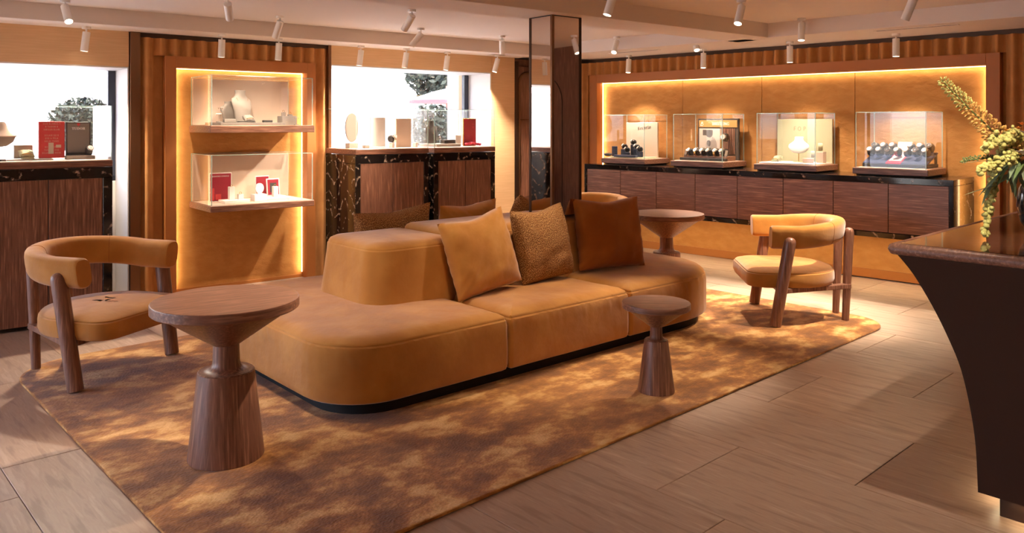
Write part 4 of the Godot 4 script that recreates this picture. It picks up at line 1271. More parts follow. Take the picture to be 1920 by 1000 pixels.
func goods() -> void:
	var y := 1.1225
	# ---- case 1: cream panel with script, navy stands
	var a := uv(FB, 1174, 222, 0.03); var b := uv(FB, 1233, 297, 0.03)
	var pw := b.x - a.x
	var o := block("backdrop_board", "cream textured panel with black handwritten lettering in the glass case", "display panel", FB, Vector3((a.x + b.x) / 2, y, 0.02), Vector3(pw, 0.40, 0.02), "linen")
	text(o, "Recarlo", 0.034, M.ink, Transform3D(Basis(Vector3.BACK, 0.12), Vector3(0.04, 0.335, 0.0115)), true, 0.35, 0.8)
	block("pale_board", "thin pale board under the navy watch stands", "board", FB, Vector3(0.21, y, 0.19), Vector3(0.50, 0.012, 0.24), "sage")
	var gn := "navy leather watch stands in the scripted case"
	var un: float = a.x
	for q in [[0.0, 0.25, 0.055, 0.115, 0.9], [0.12, 0.22, 0.075, 0.085, 0.0], [0.20, 0.16, 0.060, 0.135, 0.0], [0.19, 0.27, 0.06, 0.05, 0.0], [0.28, 0.21, 0.055, 0.085, 0.0], [0.35, 0.25, 0.06, 0.06, 0.0]]:
		var st := thing("watch_stand", "small navy leather watch stand among others on the pale board", "watch stand", inf(FB, Vector3(un + q[0], y + 0.0125, q[1]), -0.3), gn)
		part(st, "block", MB.new().box(Vector3(0, q[3] / 2, 0), Vector3(q[2], q[3], q[2] * 0.8), 0.004).mesh(10), M.navy_leather)
		if q[4] == 0.0: watch(FB, Vector3(un + q[0], y + 0.012 + q[3], q[1]), -0.6, "navy_leather", "dial_light", "wristwatch with a navy strap on a navy stand", "watches on navy stands", 1.0)
	block("navy_riser", "low navy leather plinth under the watch stands", "stand", FB, Vector3(un + 0.22, y + 0.0122, 0.338), Vector3(0.30, 0.022, 0.05), "navy_leather")
	var dsh := thing("pebble_dish", "flat dark oval dish at the end of the pale board", "dish", inf(FB, Vector3(un - 0.12, y + 0.0122, 0.22)))
	part(dsh, "dish", MB.new().lathe([Vector2(0, 0), Vector2(0.03, 0), Vector2(0.055, 0.018), Vector2(0.05, 0.028), Vector2(0.02, 0.034), Vector2(0, 0.034)], 24).mesh(), M.charcoal)

	# ---- case 2: framed sign, photograph and watches
	a = uv(FB, 1309, 230, 0.0); b = uv(FB, 1385, 292, 0.0)
	pw = b.x - a.x
	var ph := 0.44
	o = thing("brand_frame", "dark display frame with a gold header and a black and white photograph", "display frame", inf(FB, Vector3((a.x + b.x) / 2, y, 0.0)))
	part(o, "frame", bx(Vector3(pw, ph, 0.024), 0.002, Vector3(0, ph / 2, -0.012)), M.charcoal)
	part(o, "header", bx(Vector3(pw - 0.03, 0.075, 0.008), 0.001, Vector3(0, ph - 0.055, 0.004)), M.gold_band)
	text(o, "BREITLING", 0.030, M.white_ink, Transform3D(Basis(), Vector3(0.035, ph - 0.056, 0.0088)), false, 0.0, 1.0)
	# winged script letter before the name
	var lg := [Vector3(-0.205, ph - 0.075, 0.0088), Vector3(-0.190, ph - 0.035, 0.0088), Vector3(-0.178, ph - 0.036, 0.0088), Vector3(-0.184, ph - 0.054, 0.0088), Vector3(-0.172, ph - 0.058, 0.0088), Vector3(-0.180, ph - 0.076, 0.0088), Vector3(-0.205, ph - 0.075, 0.0088)]
	part(o, "emblem", MB.new().tube(lg, 0.0022, 6).mesh(), M.white_ink)
	# the photograph: a seated man in a pale jacket, as flat print
	var pc := -pw / 2 + 0.015 + 0.125
	var pic := part(o, "photograph", bx(Vector3(0.25, 0.27, 0.004), 0.0005, Vector3(pc, 0.20, 0.002)), M.photo_grey)
	var disc := func(cx: float, cy: float, rx: float, ry: float, zz: float, mat: String) -> void:
		var pl := []
		for i in 18: pl.append(Vector2(cos(i * TAU / 18) * rx, sin(i * TAU / 18) * ry))
		var m := MB.new().prism(pl, 0.0, 0.0006)
		for i in m.v.size(): m.v[i] = Vector3(m.v[i].x, m.v[i].z, m.v[i].y)
		for i in m.t.size() / 3:
			var w := m.t[i * 3]; m.t[i * 3] = m.t[i * 3 + 1]; m.t[i * 3 + 1] = w
		part(pic, "print", m.mesh(), M[mat], Transform3D(Basis(), Vector3(cx, cy, zz)))
	part(pic, "print", bx(Vector3(0.12, 0.06, 0.0006), 0.0001, Vector3(pc - 0.02, 0.29, 0.0043)), M.photo_dark)
	disc.call(pc + 0.025, 0.15, 0.065, 0.10, 0.0044, "photo_skin")
	disc.call(pc + 0.0, 0.235, 0.032, 0.042, 0.0051, "photo_grey")
	disc.call(pc + 0.0, 0.262, 0.036, 0.024, 0.0058, "photo_dark")
	disc.call(pc - 0.005, 0.175, 0.022, 0.034, 0.0065, "photo_dark")
	part(o, "gold_strip", bx(Vector3(0.014, 0.27, 0.006), 0.001, Vector3(pc + 0.138, 0.20, 0.003)), M.gold)
	for i in 8: part(o, "slat", bx(Vector3(0.012, 0.27, 0.008), 0.001, Vector3(pc + 0.160 + i * 0.019, 0.20, 0.004)), M.walnut_upright)
	watch(FB, Vector3((a.x + b.x) / 2 + pc + 0.225, y + 0.20, 0.064), 0.0, "black_leather", "dial_light", "wristwatch hung on the slatted side of the dark frame", "watches below the dark frame", 1.5, 1.45)
	block("walnut_step", "low walnut step carrying the front row of watches in the framed case", "display step", FB, Vector3(1.17, y, 0.16), Vector3(0.50, 0.045, 0.20), "walnut_level")
	block("black_riser", "black base under the walnut watch step", "base", FB, Vector3(1.17, y, 0.285), Vector3(0.54, 0.028, 0.045), "black_leather")
	for i in 11:
		var r := i % 2
		watch(FB, Vector3(0.985 + i * 0.038, y + (0.0455 if r == 0 else 0.046), 0.215 - 0.098 * r), -0.45 + 0.1 * (i % 3), ["black_leather", "steel", "gold"][i % 3], ["dial_light", "dial_dark"][i % 2], "wristwatch %s in the %s row on the walnut step, counted from the column" % [["first", "second", "third", "fourth", "fifth", "sixth"][i / 2], ["front", "rear"][r]], "watches below the dark frame", 1.35)
	for q in [0.935, 1.41]:
		var pc2 := thing("price_card", "small dark framed card leaning among the watches", "card", inf(FB, Vector3(q, y + 0.0455, 0.235), -0.3), "cards on the walnut step")
		part(pc2, "card", MB.new().box(Vector3(0, 0.035, 0), Vector3(0.045, 0.07, 0.004), 0.0008, Basis(Vector3.RIGHT, -0.3)).mesh(10), M.dial_dark)
		part(pc2, "print", MB.new().box(Vector3(0, 0.036, 0.003), Vector3(0.036, 0.058, 0.001), 0.0002, Basis(Vector3.RIGHT, -0.3)).mesh(10), M.taupe)

	# ---- case 3: sage panel, white bust
	a = uv(FB, 1456, 217, -0.02); b = Vector3(2.388, 0, 0)
	o = block("backdrop_board", "sage green panel with thin copper capitals in the glass case", "display panel", FB, Vector3((a.x + b.x) / 2, y, -0.04), Vector3(b.x - a.x, 0.43, 0.014), "sage")
	text(o, "F O P E", 0.040, M.copper_ink, Transform3D(Basis(), Vector3(-0.02, 0.335, 0.008)), false, 0.0, 0.92)
	block("pale_board", "cream board covering the tray of the sage case", "board", FB, Vector3(2.11, y, 0.175), Vector3(0.55, 0.012, 0.38), "display_white")
	var wb := thing("necklace_bust", "white rounded necklace bust on a thin stem in the sage case", "display bust", inf(FB, Vector3(2.13, y + 0.0125, 0.14), 0.2))
	part(wb, "foot", bx(Vector3(0.09, 0.006, 0.07), 0.002, Vector3(0, 0.003, 0)), M.sage)
	part(wb, "stem", MB.new().tube([Vector3(0, 0.006, -0.01), Vector3(0, 0.11, -0.01)], 0.004, 8).mesh(), M.gold)
	var rings := []
	for q in [[0.085, 0.01, 0.01], [0.092, 0.055, 0.018], [0.115, 0.085, 0.024], [0.145, 0.098, 0.028], [0.170, 0.092, 0.030], [0.190, 0.066, 0.032], [0.205, 0.046, 0.034], [0.225, 0.040, 0.035], [0.242, 0.041, 0.036], [0.246, 0.034, 0.03]]:
		var r := PackedVector3Array()
		for k in 26: r.append(Vector3(cos(TAU * k / 26) * q[1], q[0], sin(TAU * k / 26) * q[2] - (q[0] - 0.1) * 0.25))
		rings.append(r)
	part(wb, "body", MB.new().loft(rings).mesh(60), M.display_white)
	bracelet_pillow("small sage bracelet cushion on a pale block in the sage case", FB, Vector3(1.92, y + 0.0125, 0.21), -0.3, 0.085, "sage", "gold")
	bracelet_pillow("small sage bracelet cushion at the end of the sage case", FB, Vector3(1.885, y + 0.0125, 0.06), 0.3, 0.08, "sage", "gold")
	var ge := "beige blocks in the sage case"
	block("display_block", "low beige block holding a ring in the sage case", "display block", FB, Vector3(2.27, y + 0.0125, 0.24), Vector3(0.085, 0.045, 0.06), "linen", 0.0, ge)
	block("display_block", "tall beige block carrying a round coil in the sage case", "display block", FB, Vector3(2.345, y + 0.0125, 0.12), Vector3(0.07, 0.105, 0.07), "linen", 0.0, ge)
	for q in [[2.335, 0.1178, 0.12, 0.034, "round pale bracelet coil on the tall beige block"], [2.265, 0.0, 0.12, 0.032, "round pale bracelet coil beside the white bust"]]:
		var cl := thing("bracelet_coil", q[4], "bracelet", inf(FB, Vector3(q[0], y + 0.0125 + q[1] - (0.0122 if q[1] > 0 else 0.0), q[2]), 0.5), "bracelet coils")
		part(cl, "stand", MB.new().tube([Vector3(0, 0, 0), Vector3(0, 0.045 if q[1] == 0.0 else 0.012, 0)], 0.003, 6).mesh(), M.gold)
		var yy: float = 0.045 if q[1] == 0.0 else 0.012
		part(cl, "coil", MB.new().lathe([Vector2(0, -0.02), Vector2(q[3], -0.02), Vector2(q[3] + 0.003, 0.0), Vector2(q[3], 0.02), Vector2(0, 0.02)], 24, Vector3(0, yy + q[3], 0), Basis(Vector3.BACK, PI / 2)).mesh(), M.sage)
	# ---- case 4: slanted watch tray, black with a red centre
	o = thing("watch_tray", "black slanted watch tray with a red and cream centre", "tray", inf(FB, Vector3(3.057, y, 0.13)))
	part(o, "base", bx(Vector3(0.54, 0.03, 0.30), 0.003, Vector3(0, 0.015, 0)), M.black_leather)
	var tb := Basis(Vector3.RIGHT, 0.32)
	part(o, "slope", MB.new().box(Vector3(0, 0.078, 0.0), Vector3(0.54, 0.014, 0.30), 0.003, tb).mesh(10), M.navy_leather)
	part(o, "red_band", MB.new().box(Vector3(-0.01, 0.0805, 0.0), Vector3(0.13, 0.014, 0.305), 0.003, tb).mesh(10), M.crimson)
	part(o, "cream_card", MB.new().box(Vector3(-0.01, 0.089, 0.006), Vector3(0.10, 0.004, 0.20), 0.001, tb).mesh(10), M.linen)
	part(o, "backrest", MB.new().box(Vector3(0.0, 0.165, -0.11), Vector3(0.12, 0.008, 0.13), 0.002, Basis(Vector3.RIGHT, 1.0)).mesh(10), M.linen)
	part(o, "side_support", bx(Vector3(0.012, 0.10, 0.05), 0.002, Vector3(0.26, 0.08, -0.11)), M.black_leather)
	part(o, "side_support", bx(Vector3(0.012, 0.10, 0.05), 0.002, Vector3(-0.26, 0.08, -0.11)), M.black_leather)
	for i in 7:
		for r in 2:
			var ux: float = -0.231 + i * 0.077
			if i == 3 and r == 0: continue
			watch(FB, Vector3(3.057 + ux, y + 0.078 + 0.031 + (0.075 - 0.115 * r) * 0.33, 0.13 - 0.075 + 0.115 * r), -0.2, "black_leather" if i != 3 else "crimson", "dial_light" if (i + r) % 3 else "dial_dark", "wristwatch %s in the %s row of the slanted tray, counted from the column side" % [["first", "second", "third", "fourth", "fifth", "sixth", "seventh"][i], ["rear", "front"][r]], "watches in the slanted tray", 1.3)

	# ---- upper shelf
	y = 1.4935
	bust("grey suede necklace bust with a fine gold cross chain on the upper shelf", FA, Vector3(1.83, y + 0.026, 0.16), 0.45, 0.29, 0.235, "grey_suede", "gold")
	bust("wide low grey suede bust behind the necklace bust on the upper shelf", FA, Vector3(1.76, y + 0.026, 0.06), 0.3, 0.19, 0.20, "grey_suede", "")
	block("grey_platform", "flat grey platform under the busts on the upper shelf", "platform", FA, Vector3(1.85, y, 0.2), Vector3(0.58, 0.025, 0.42), "grey_tray")
	var gt := "grey jewellery trays on the upper shelf"
	block("jewellery_tray", "dark grey flat tray at the front of the upper shelf case", "tray", FA, Vector3(1.80, y + 0.0255, 0.36), Vector3(0.14, 0.010, 0.07), "charcoal", 0.0, gt)
	block("jewellery_tray", "small grey wedge tray with earrings on the upper shelf", "tray", FA, Vector3(1.66, y + 0.0255, 0.33), Vector3(0.10, 0.030, 0.05), "grey_suede", 0.0, gt)
	block("jewellery_tray", "small dark ring tray beside the bracelet cushion", "tray", FA, Vector3(2.0, y + 0.0255, 0.34), Vector3(0.08, 0.02, 0.05), "charcoal", 0.0, gt)
	bracelet_pillow("grey bracelet cushion with a gold bangle before the necklace bust", FA, Vector3(1.85, y + 0.0255, 0.33), 0.2, 0.10, "grey_suede", "gold")
	tee_stand("tall thin earring stand at the window end of the upper shelf", FA, Vector3(1.60, y + 0.0255, 0.24), 0.075, "earring stands")
	tee_stand("thin earring stand beside the wide grey bust", FA, Vector3(1.655, y + 0.0255, 0.12), 0.13, "earring stands")
	var bl := block("grey_block", "large grey suede block carrying rings on the upper shelf", "display block", FA, Vector3(2.215, y, 0.27), Vector3(0.14, 0.085, 0.12), "grey_suede")
	ring_stand("grey ring stand on the large grey block", FA, Vector3(2.18, y + 0.0852, 0.27), Vector3(0.034, 0.034, 0.03), "grey_suede", "ring stands on the grey block")
	ring_stand("low grey ring stand on the large grey block", FA, Vector3(2.24, y + 0.0852, 0.28), Vector3(0.045, 0.015, 0.03), "grey_suede", "ring stands on the grey block")
	tee_stand("short earring stand in front of the large grey block", FA, Vector3(2.25, y, 0.40), 0.07, "earring stands")

	# ---- lower shelf
	y = 0.8095
	for q in [[1.66, 0.10, 0.20, 0.255, "tall crimson picture with white lettering on the lower shelf"], [2.06, 0.06, 0.13, 0.21, "crimson picture standing behind the small frame"]]:
		var pn := block("picture_panel", q[4], "picture", FA, Vector3(q[0], y, q[1]), Vector3(q[2], q[3], 0.012), "paper_white")
		part(pn, "print", bx(Vector3(q[2] - 0.012, q[3] - 0.012, 0.002), 0.0003, Vector3(0, q[3] / 2, 0.0065)), M.crimson)
		if q[2] > 0.15:
			text(pn, "SERAFINO CONSOLI", 0.012, M.white_ink, Transform3D(Basis(), Vector3(0.0, q[3] - 0.03, 0.0078)), false, 0.0, 0.9)
			part(pn, "print", bx(Vector3(0.03, 0.11, 0.001), 0.0002, Vector3(-0.07, 0.065, 0.0078)), M.red_card)
			part(pn, "print", bx(Vector3(0.05, 0.05, 0.001), 0.0002, Vector3(-0.02, 0.04, 0.0078)), M.red_card)
	var sf := thing("small_frame", "small white frame with a dark picture leaning on the lower shelf", "picture", inf(FA, Vector3(2.14, y + 0.026, 0.12), 0.1))
	part(sf, "frame", MB.new().box(Vector3(0, 0.08, 0), Vector3(0.13, 0.16, 0.012), 0.002, Basis(Vector3.RIGHT, -0.12)).mesh(10), M.paper_white)
	part(sf, "print", MB.new().box(Vector3(0, 0.08, 0.0068), Vector3(0.112, 0.142, 0.002), 0.0003, Basis(Vector3.RIGHT, -0.12)).mesh(10), M.crimson)
	part(sf, "dark_print", MB.new().box(Vector3(0, 0.075, 0.0082), Vector3(0.066, 0.088, 0.002), 0.0003, Basis(Vector3.RIGHT, -0.12)).mesh(10), M.charcoal)
	var gw := "white slabs on the lower shelf"
	block("white_slab", "white slab under the tall white ring block", "display base", FA, Vector3(1.72, y, 0.28), Vector3(0.22, 0.025, 0.17), "display_white", 0.0, gw)
	block("white_slab", "white slab under the small frame", "display base", FA, Vector3(2.13, y, 0.16), Vector3(0.22, 0.025, 0.20), "display_white", 0.0, gw)
	ring_stand("tall white ring block in front of the crimson picture", FA, Vector3(1.70, y + 0.0252, 0.27), Vector3(0.048, 0.115, 0.045), "display_white", "white ring blocks")
	ring_stand("short white ring block beside the tall one", FA, Vector3(1.78, y + 0.0252, 0.27), Vector3(0.045, 0.045, 0.045), "display_white", "white ring blocks")
	ring_stand("white ring block in front of the small frame", FA, Vector3(2.12, y + 0.0252, 0.22), Vector3(0.045, 0.095, 0.045), "display_white", "white ring blocks")
	block("white_slab", "thick white slab carrying a round white disc", "display base", FA, Vector3(1.945, y, 0.28), Vector3(0.115, 0.062, 0.10), "display_white", 0.0, gw)
	var wd := thing("white_disc", "upright round white disc on a thick slab on the lower shelf", "display disc", inf(FA, Vector3(1.945, y + 0.0625, 0.29), 0.3))
	part(wd, "disc", MB.new().lathe([Vector2(0, -0.01), Vector2(0.042, -0.01), Vector2(0.046, -0.006), Vector2(0.046, 0.006), Vector2(0.042, 0.01), Vector2(0, 0.01)], 32, Vector3(0, 0.052, 0), Basis(Vector3.RIGHT, PI / 2)).mesh(), M.display_white)
	part(wd, "foot", bx(Vector3(0.05, 0.008, 0.03), 0.002, Vector3(0, 0.004, 0)), M.display_white)

	# ---- left window
	y = 1.2315
	var lamp := thing("bell_bust", "cream bell shaped display hood on a stand in the window case", "display stand", inf(FA, Vector3(-0.06, y, 0.42)))
	part(lamp, "hood", MB.new().lathe([Vector2(0, 0.29), Vector2(0.045, 0.288), Vector2(0.058, 0.27), Vector2(0.066, 0.235), Vector2(0.085, 0.205), Vector2(0.125, 0.185), Vector2(0.12, 0.178), Vector2(0.06, 0.19), Vector2(0, 0.20)], 32).mesh(50), M.linen)
	part(lamp, "bowl", MB.new().lathe([Vector2(0, 0.18), Vector2(0.115, 0.178), Vector2(0.10, 0.14), Vector2(0.06, 0.11), Vector2(0, 0.10)], 28).mesh(50), M.grey_suede)
	part(lamp, "post", MB.new().tube([Vector3(0, 0.0, 0), Vector3(0, 0.11, 0)], 0.008, 8).mesh(), M.charcoal)
	part(lamp, "foot", bx(Vector3(0.10, 0.012, 0.08), 0.002, Vector3(0, 0.006, 0)), M.charcoal)
	block("pale_board", "pale board in the window case behind the armchair", "board", FA, Vector3(0.15, y, 0.33), Vector3(0.30, 0.012, 0.20), "display_white")
	bracelet_pillow("sage bracelet cushion on the pale board in the window", FA, Vector3(0.13, y + 0.0125, 0.42), 0.1, 0.10, "sage", "gold")
	block("taupe_block", "taupe suede block behind the sage cushion in the window", "display block", FA, Vector3(0.12, y + 0.0125, 0.27), Vector3(0.12, 0.10, 0.06), "taupe")
	a = uv(FA, 72, 228, 0.36); b = uv(FA, 121, 296, 0.36)
	o = block("red_card", "red card printed with lines of pale capitals in the window case", "card", FA, Vector3((a.x + b.x) / 2, y + 0.012, 0.36), Vector3(b.x - a.x, a.y - b.y, 0.014), "red_card")
	var lines := ["OUR BLANOS T", "R TUDOR R", "AMOUR BLAN", "NOS TUDOR R", "ECLAIR DE R", "OSE A PELA", "DELAI TUDO", "ROUGE E PEL", "ROSE   OR R", "TUDOR   OSE", "ECLAIR DE ROSE"]
	for i in lines.size():
		text(o, lines[i], 0.0125, M.rose_red if i % 4 == 3 else M.linen, Transform3D(Basis(), Vector3(0.0, (a.y - b.y) - 0.018 - i * 0.0222, 0.0078)), false, 0.0, 0.82)
	part(o, "print", bx(Vector3(0.035, 0.085, 0.001), 0.0002, Vector3(-0.005, 0.075, 0.0085)), M.linen)
	part(o, "print", bx(Vector3(0.035, 0.022, 0.001), 0.0002, Vector3(0.045, 0.09, 0.0085)), M.linen)
	a = uv(FA, 123, 228, 0.36); b = uv(FA, 170, 297, 0.36)
	var hh: float = a.y - b.y
	o = block("brand_frame", "charcoal framed grey panel with a small red shield next to the red card", "display frame", FA, Vector3((a.x + b.x) / 2, y, 0.36), Vector3(b.x - a.x, hh, 0.016), "charcoal")
	part(o, "panel", bx(Vector3(b.x - a.x - 0.022, hh - 0.06, 0.003), 0.0005, Vector3(0, hh / 2 + 0.02, 0.0092)), M.grey_tray)
	text(o, "TUDOR", 0.018, M.white_ink, Transform3D(Basis(), Vector3(0.0, hh - 0.052, 0.0112)), true, 0.0, 1.0)
	var sh := MB.new().prism([Vector2(-0.010, 0.012), Vector2(0.010, 0.012), Vector2(0.010, -0.002), Vector2(0.0, -0.013), Vector2(-0.010, -0.002)], 0.0, 0.001)
	for i in sh.v.size(): sh.v[i] = Vector3(sh.v[i].x, sh.v[i].z, sh.v[i].y)
	for i in sh.t.size() / 3:
		var w := sh.t[i * 3]; sh.t[i * 3] = sh.t[i * 3 + 1]; sh.t[i * 3 + 1] = w
	part(o, "shield", sh.mesh(), M.red_card, Transform3D(Basis(), Vector3(0, hh - 0.022, 0.0112)))
	block("jewellery_riser", "grey base in front of the charcoal framed panel", "display base", FA, Vector3((a.x + b.x) / 2, y, 0.43), Vector3(0.20, 0.03, 0.08), "grey_tray")
	watch(FA, Vector3((a.x + b.x) / 2 + 0.06, y + 0.030, 0.43), 0.2, "black_leather", "dial_light", "wristwatch on the grey base under the red shield", "watches in the window cases", 1.2)
	# ---- right window
	y = 1.2685
	var mr := thing("oval_mirror", "tall grey oval vanity mirror in the bright window case", "mirror", inf(FA, Vector3(2.86, y, 0.30), 0.3))
	part(mr, "glass", MB.new().lathe([Vector2(0, -0.006), Vector2(0.118, -0.006), Vector2(0.12, 0.0), Vector2(0.118, 0.006), Vector2(0, 0.006)], 40, Vector3(0, 0.20, 0), Basis(Vector3.RIGHT, PI / 2).scaled_local(Vector3(0.72, 1, 1.2))).mesh(), M.grey_tray)
	part(mr, "foot", bx(Vector3(0.12, 0.05, 0.06), 0.003, Vector3(0, 0.025, 0)), M.grey_suede)
	for q in [[694, 218, 722, 278, "narrow white display panel with fine dark edges in the window"], [742, 220, 776, 276, "wide cream display panel in the bright window"]]:
		a = uv(FA, q[0], q[1], 0.30); b = uv(FA, q[2], q[3], 0.30)
		b.x = minf(b.x, 3.53)
		block("backdrop_board", q[4], "display panel", FA, Vector3((a.x + b.x) / 2, y, 0.30), Vector3(b.x - a.x, a.y - y - 0.01, 0.02), "paper_white" if q[0] < 700 else "linen")
	var gp := "small goods on the bright window cabinets"
	for q in [[686, "grey_tray", 0.05, 0.03], [710, "display_white", 0.10, 0.012], [735, "display_white", 0.03, 0.05], [786, "display_white", 0.03, 0.05]]:
		var ux := minf(uv(FA, q[0], 270, 0.42).x, 3.51)
		block("jewellery_riser", "small pale display base at the front of the bright window case", "display base", FA, Vector3(ux, y, 0.42), Vector3(q[2], q[3], 0.06), q[1], 0.0, gp)
	watch(FA, Vector3(uv(FA, 735, 270, 0.42).x, y + 0.050, 0.42), 0.3, "steel", "dial_light", "steel wristwatch raised on a pale base in the bright window", "watches in the window cases", 1.4)
	var ux2 := uv(FA, 812, 270, 0.35).x
	bust("charcoal necklace bust at the corner of the bright window case", FA, Vector3(ux2 + 0.05, y + 0.03, 0.24), 0.2, 0.24, 0.17, "charcoal", "gold")
	block("jewellery_riser", "long charcoal base under the charcoal bust", "display base", FA, Vector3(ux2 + 0.12, y, 0.30), Vector3(0.30, 0.03, 0.34), "grey_tray")
	block("display_block", "charcoal block beside the charcoal bust", "display block", FA, Vector3(ux2 + 0.18, y + 0.0305, 0.36), Vector3(0.14, 0.04, 0.08), "charcoal")
	block("white_box", "small white box between the charcoal base and the crimson picture", "box", FA, Vector3(uv(FA, 857, 270, 0.32).x, y, 0.32), Vector3(0.07, 0.12, 0.05), "display_white")
	a = uv(FA, 868, 222, 0.36); b = uv(FA, 892, 274, 0.36)
	var rp := block("picture_panel", "crimson picture with a gold edge and roses at its foot in the window", "picture", FA, Vector3((a.x + b.x) / 2, y, 0.36), Vector3(b.x - a.x, a.y - y, 0.014), "gold")
	part(rp, "print", bx(Vector3(b.x - a.x - 0.012, a.y - y - 0.012, 0.002), 0.0004, Vector3(0, (a.y - y) / 2, 0.0076)), M.crimson)
	text(rp, "LO", 0.02, M.rose_red, Transform3D(Basis(), Vector3(0.045, a.y - y - 0.06, 0.0088)))
	text(rp, "DI", 0.02, M.rose_red, Transform3D(Basis(), Vector3(0.045, a.y - y - 0.095, 0.0088)))
	for i in 9:
		var rs := thing("rose", "small rose red paper flower heaped before the crimson picture", "flower", inf(FA, Vector3((a.x + b.x) / 2 - 0.07 + 0.02 * i, y + 0.014 + 0.02 * (1 - absf(i - 3.0) / 6.0), 0.40 + 0.012 * (i % 3))), "roses before the crimson picture")
		part(rs, "bloom", MB.new().lathe([Vector2(0, -0.016), Vector2(0.012, -0.012), Vector2(0.019, 0.002), Vector2(0.013, 0.012), Vector2(0.008, 0.008), Vector2(0, 0.014)], 9).mesh(50), M.rose_red)
	block("brown_card", "narrow brown card standing beside the crimson picture", "card", FA, Vector3(4.33, y, 0.28), Vector3(0.045, 0.16, 0.012), "walnut_level")
# ---------------------------------------------------------------- the street outside the windows
func tree(p: Vector3, h: float, r: float, label: String, seed_: int, n := 900) -> void:
	var o := thing("tree", label, "tree", inf(FA, p), "plants in the street")
	part(o, "trunk", MB.new().tube([Vector3.ZERO, Vector3(0.02, h * 0.35, 0), Vector3(0, h * 0.7, 0.02)], [0.05, 0.04, 0.02], 8).mesh(), M.walnut_upright)
	var rg := RandomNumberGenerator.new()
	rg.seed = seed_
	var b := MB.new()
	for i in n:
		var d := Vector3(rg.randfn(), rg.randfn(), rg.randfn()).normalized() * pow(rg.randf(), 0.4) * r
		var c := Vector3(0, h - r * 0.6, 0) + d * Vector3(1, 0.85, 1)
		var x := Vector3(rg.randfn(), rg.randfn(), rg.randfn()).normalized()
		var yv := x.cross(Vector3(rg.randfn(), rg.randfn(), rg.randfn())).normalized()
		var s := r * rg.randf_range(0.07, 0.13)
		var k := b.v.size()
		b.add(c - x * s * 0.45); b.add(c + yv * s); b.add(c + x * s * 0.45); b.add(c - yv * s)
		b.quad(k, k + 1, k + 2, k + 3)
	part(o, "foliage", b.mesh(10), M.hedge).set_meta("kind", "stuff")

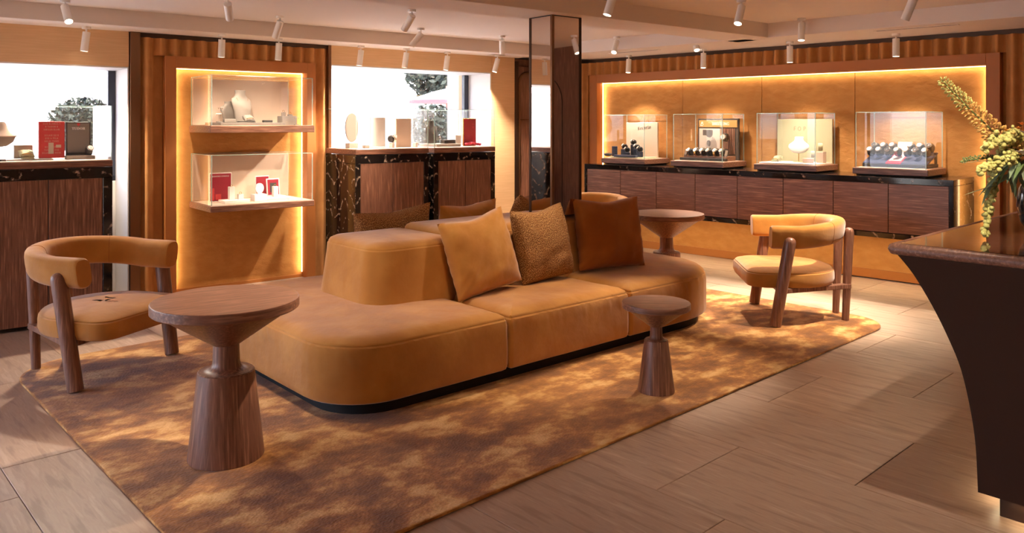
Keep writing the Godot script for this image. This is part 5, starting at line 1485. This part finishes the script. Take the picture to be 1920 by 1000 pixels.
func outdoors() -> void:
	struct("ground", bx(Vector3(60, 0.2, 30), 0.01, Vector3(-4, -0.25, -15.6)), M.outdoor_paving, FA)
	var f := thing("house_front", "sunlit pale house front across the street with shuttered windows", "building", inf(FA, Vector3(3, -0.15, -11)))
	part(f, "wall", bx(Vector3(34, 9, 0.4), 0.02, Vector3(0, 4.5, -0.2)), M.outdoor_wall)
	for i in 9:
		for j in 2:
			var w := part(f, "window", bx(Vector3(1.2, 1.7, 0.08), 0.01, Vector3(-14 + i * 3.4, 1.9 + j * 3.2, 0.02)), M.outdoor_shade_taupe)
			part(w, "pane", bx(Vector3(1.0, 1.5, 0.03), 0.005, Vector3(-14 + i * 3.4, 1.9 + j * 3.2, 0.055)), M.outdoor_shade_taupe)
			part(w, "shutter", bx(Vector3(0.5, 1.7, 0.05), 0.01, Vector3(-14.9 + i * 3.4, 1.9 + j * 3.2, 0.03)), M.outdoor_wall)
	var k := thing("kiosk", "pale street kiosk with a dark sloping awning outside the cabinet window", "kiosk", inf(FA, Vector3(-2.6, -0.15, -5.2)))
	part(k, "wall", bx(Vector3(2.2, 2.5, 1.2), 0.02, Vector3(0, 1.25, 0)), M.outdoor_wall)
	part(k, "awning", MB.new().box(Vector3(0.2, 2.45, 0.9), Vector3(2.6, 0.06, 1.5), 0.01, Basis(Vector3.RIGHT, 0.35)).mesh(10), M.outdoor_shade_taupe)
	part(k, "menu_board", bx(Vector3(0.9, 1.3, 0.05), 0.01, Vector3(0.2, 1.4, 0.64)), M.outdoor_shade_taupe)
	for i in 5: part(k, "menu_dot", MB.new().lathe([Vector2(0, 0), Vector2(0.05, 0), Vector2(0.05, 0.01), Vector2(0, 0.01)], 14, Vector3(-0.12 + i * 0.16, 1.93, 0.666), Basis(Vector3.RIGHT, PI / 2)).mesh(), M.paper_white)
	var pr := thing("street_post", "pale square post standing in the street by the kiosk", "post", inf(FA, Vector3(-0.75, -0.15, -3.1)))
	part(pr, "shaft", bx(Vector3(0.16, 3.2, 0.16), 0.01, Vector3(0, 1.6, 0)), M.outdoor_wall)
	part(pr, "base", bx(Vector3(0.26, 0.2, 0.26), 0.01, Vector3(0, 0.1, 0)), M.outdoor_shade_taupe)
	# each placed where it shows through the pane, at its own distance from the wall
	var at := func(px: float, w: float) -> Vector3: return Vector3(uv(FA, px, 0, w).x, -0.15, w)
	tree(at.call(158, -2.2), 1.85, 0.36, "clipped olive ball tree just outside the cabinet window", 5, 2600)
	tree(at.call(826, -8.6), 3.4, 0.85, "leafy tree outside the bright window above the parasol", 6, 3000)
	tree(at.call(812, -5.0), 1.9, 0.55, "low flowering bush under the parasol", 7, 1600)
	tree(at.call(832, -3.0), 1.35, 0.34, "small pale shrub in front of the parasol", 8, 1200)
	var ps := thing("parasol", "white parasol with a red rim outside the bright window", "parasol", inf(FA, at.call(838, -6.4)))
	part(ps, "pole", MB.new().tube([Vector3.ZERO, Vector3(0, 2.45, 0)], 0.025, 8).mesh(), M.walnut_upright)
	part(ps, "canopy", MB.new().lathe([Vector2(0, 2.40), Vector2(0.3, 2.33), Vector2(0.8, 2.17), Vector2(0.8, 2.13), Vector2(0.3, 2.29), Vector2(0, 2.36)], 8).mesh(20), M.parasol_cloth)
	part(ps, "rim", MB.new().lathe([Vector2(0.78, 2.15), Vector2(0.805, 2.15), Vector2(0.805, 2.09), Vector2(0.78, 2.09)], 8).mesh(20), M.parasol_red)
	var pp := thing("stone_pillar", "tall pale stone pillar of the shop front beside the bright window", "pillar", inf(FA, at.call(859, -0.9)))
	part(pp, "shaft", bx(Vector3(0.17, 3.2, 0.25), 0.01, Vector3(0, 1.6, 0)), M.linen)
	part(pp, "base", bx(Vector3(0.22, 0.3, 0.3), 0.01, Vector3(0, 0.15, 0)), M.linen)

func _ready() -> void:
	rng.seed = 7
	var a := deg_to_rad(51.15)
	var x := Vector3(sin(a), 0, -cos(a))
	var z := (SOFFIT - EYE) * F / 190.7
	FA = Transform3D(Basis(x, Vector3.UP, x.cross(Vector3.UP)), Vector3(-960.0 / F * z, 0, -z))
	a = deg_to_rad(45.53)
	x = Vector3(sin(a), 0, cos(a))
	z = (SOFFIT - EYE) * F / 126.5
	FB = Transform3D(Basis(x, Vector3.UP, x.cross(Vector3.UP)), Vector3(217.0 / F * z, 0, -z))
	a = deg_to_rad(48.5)
	x = Vector3(sin(a), 0, -cos(a))
	var p := P(690, 770, 0.07)
	FS = Transform3D(Basis(x, Vector3.UP, x.cross(Vector3.UP)), Vector3(p.x, 0, p.z))
	a = deg_to_rad(47.0)
	x = Vector3(sin(a), 0, -cos(a))
	FT = Transform3D(Basis(x, Vector3.UP, x.cross(Vector3.UP)), Vector3.ZERO)
	camera_and_light()
	materials()
	setting()
	rug()
	sofa()
	column()
	desk()
	chairs()
	tables()
	cases()
	goods()
	spotlights()
	flowers()
	outdoors()
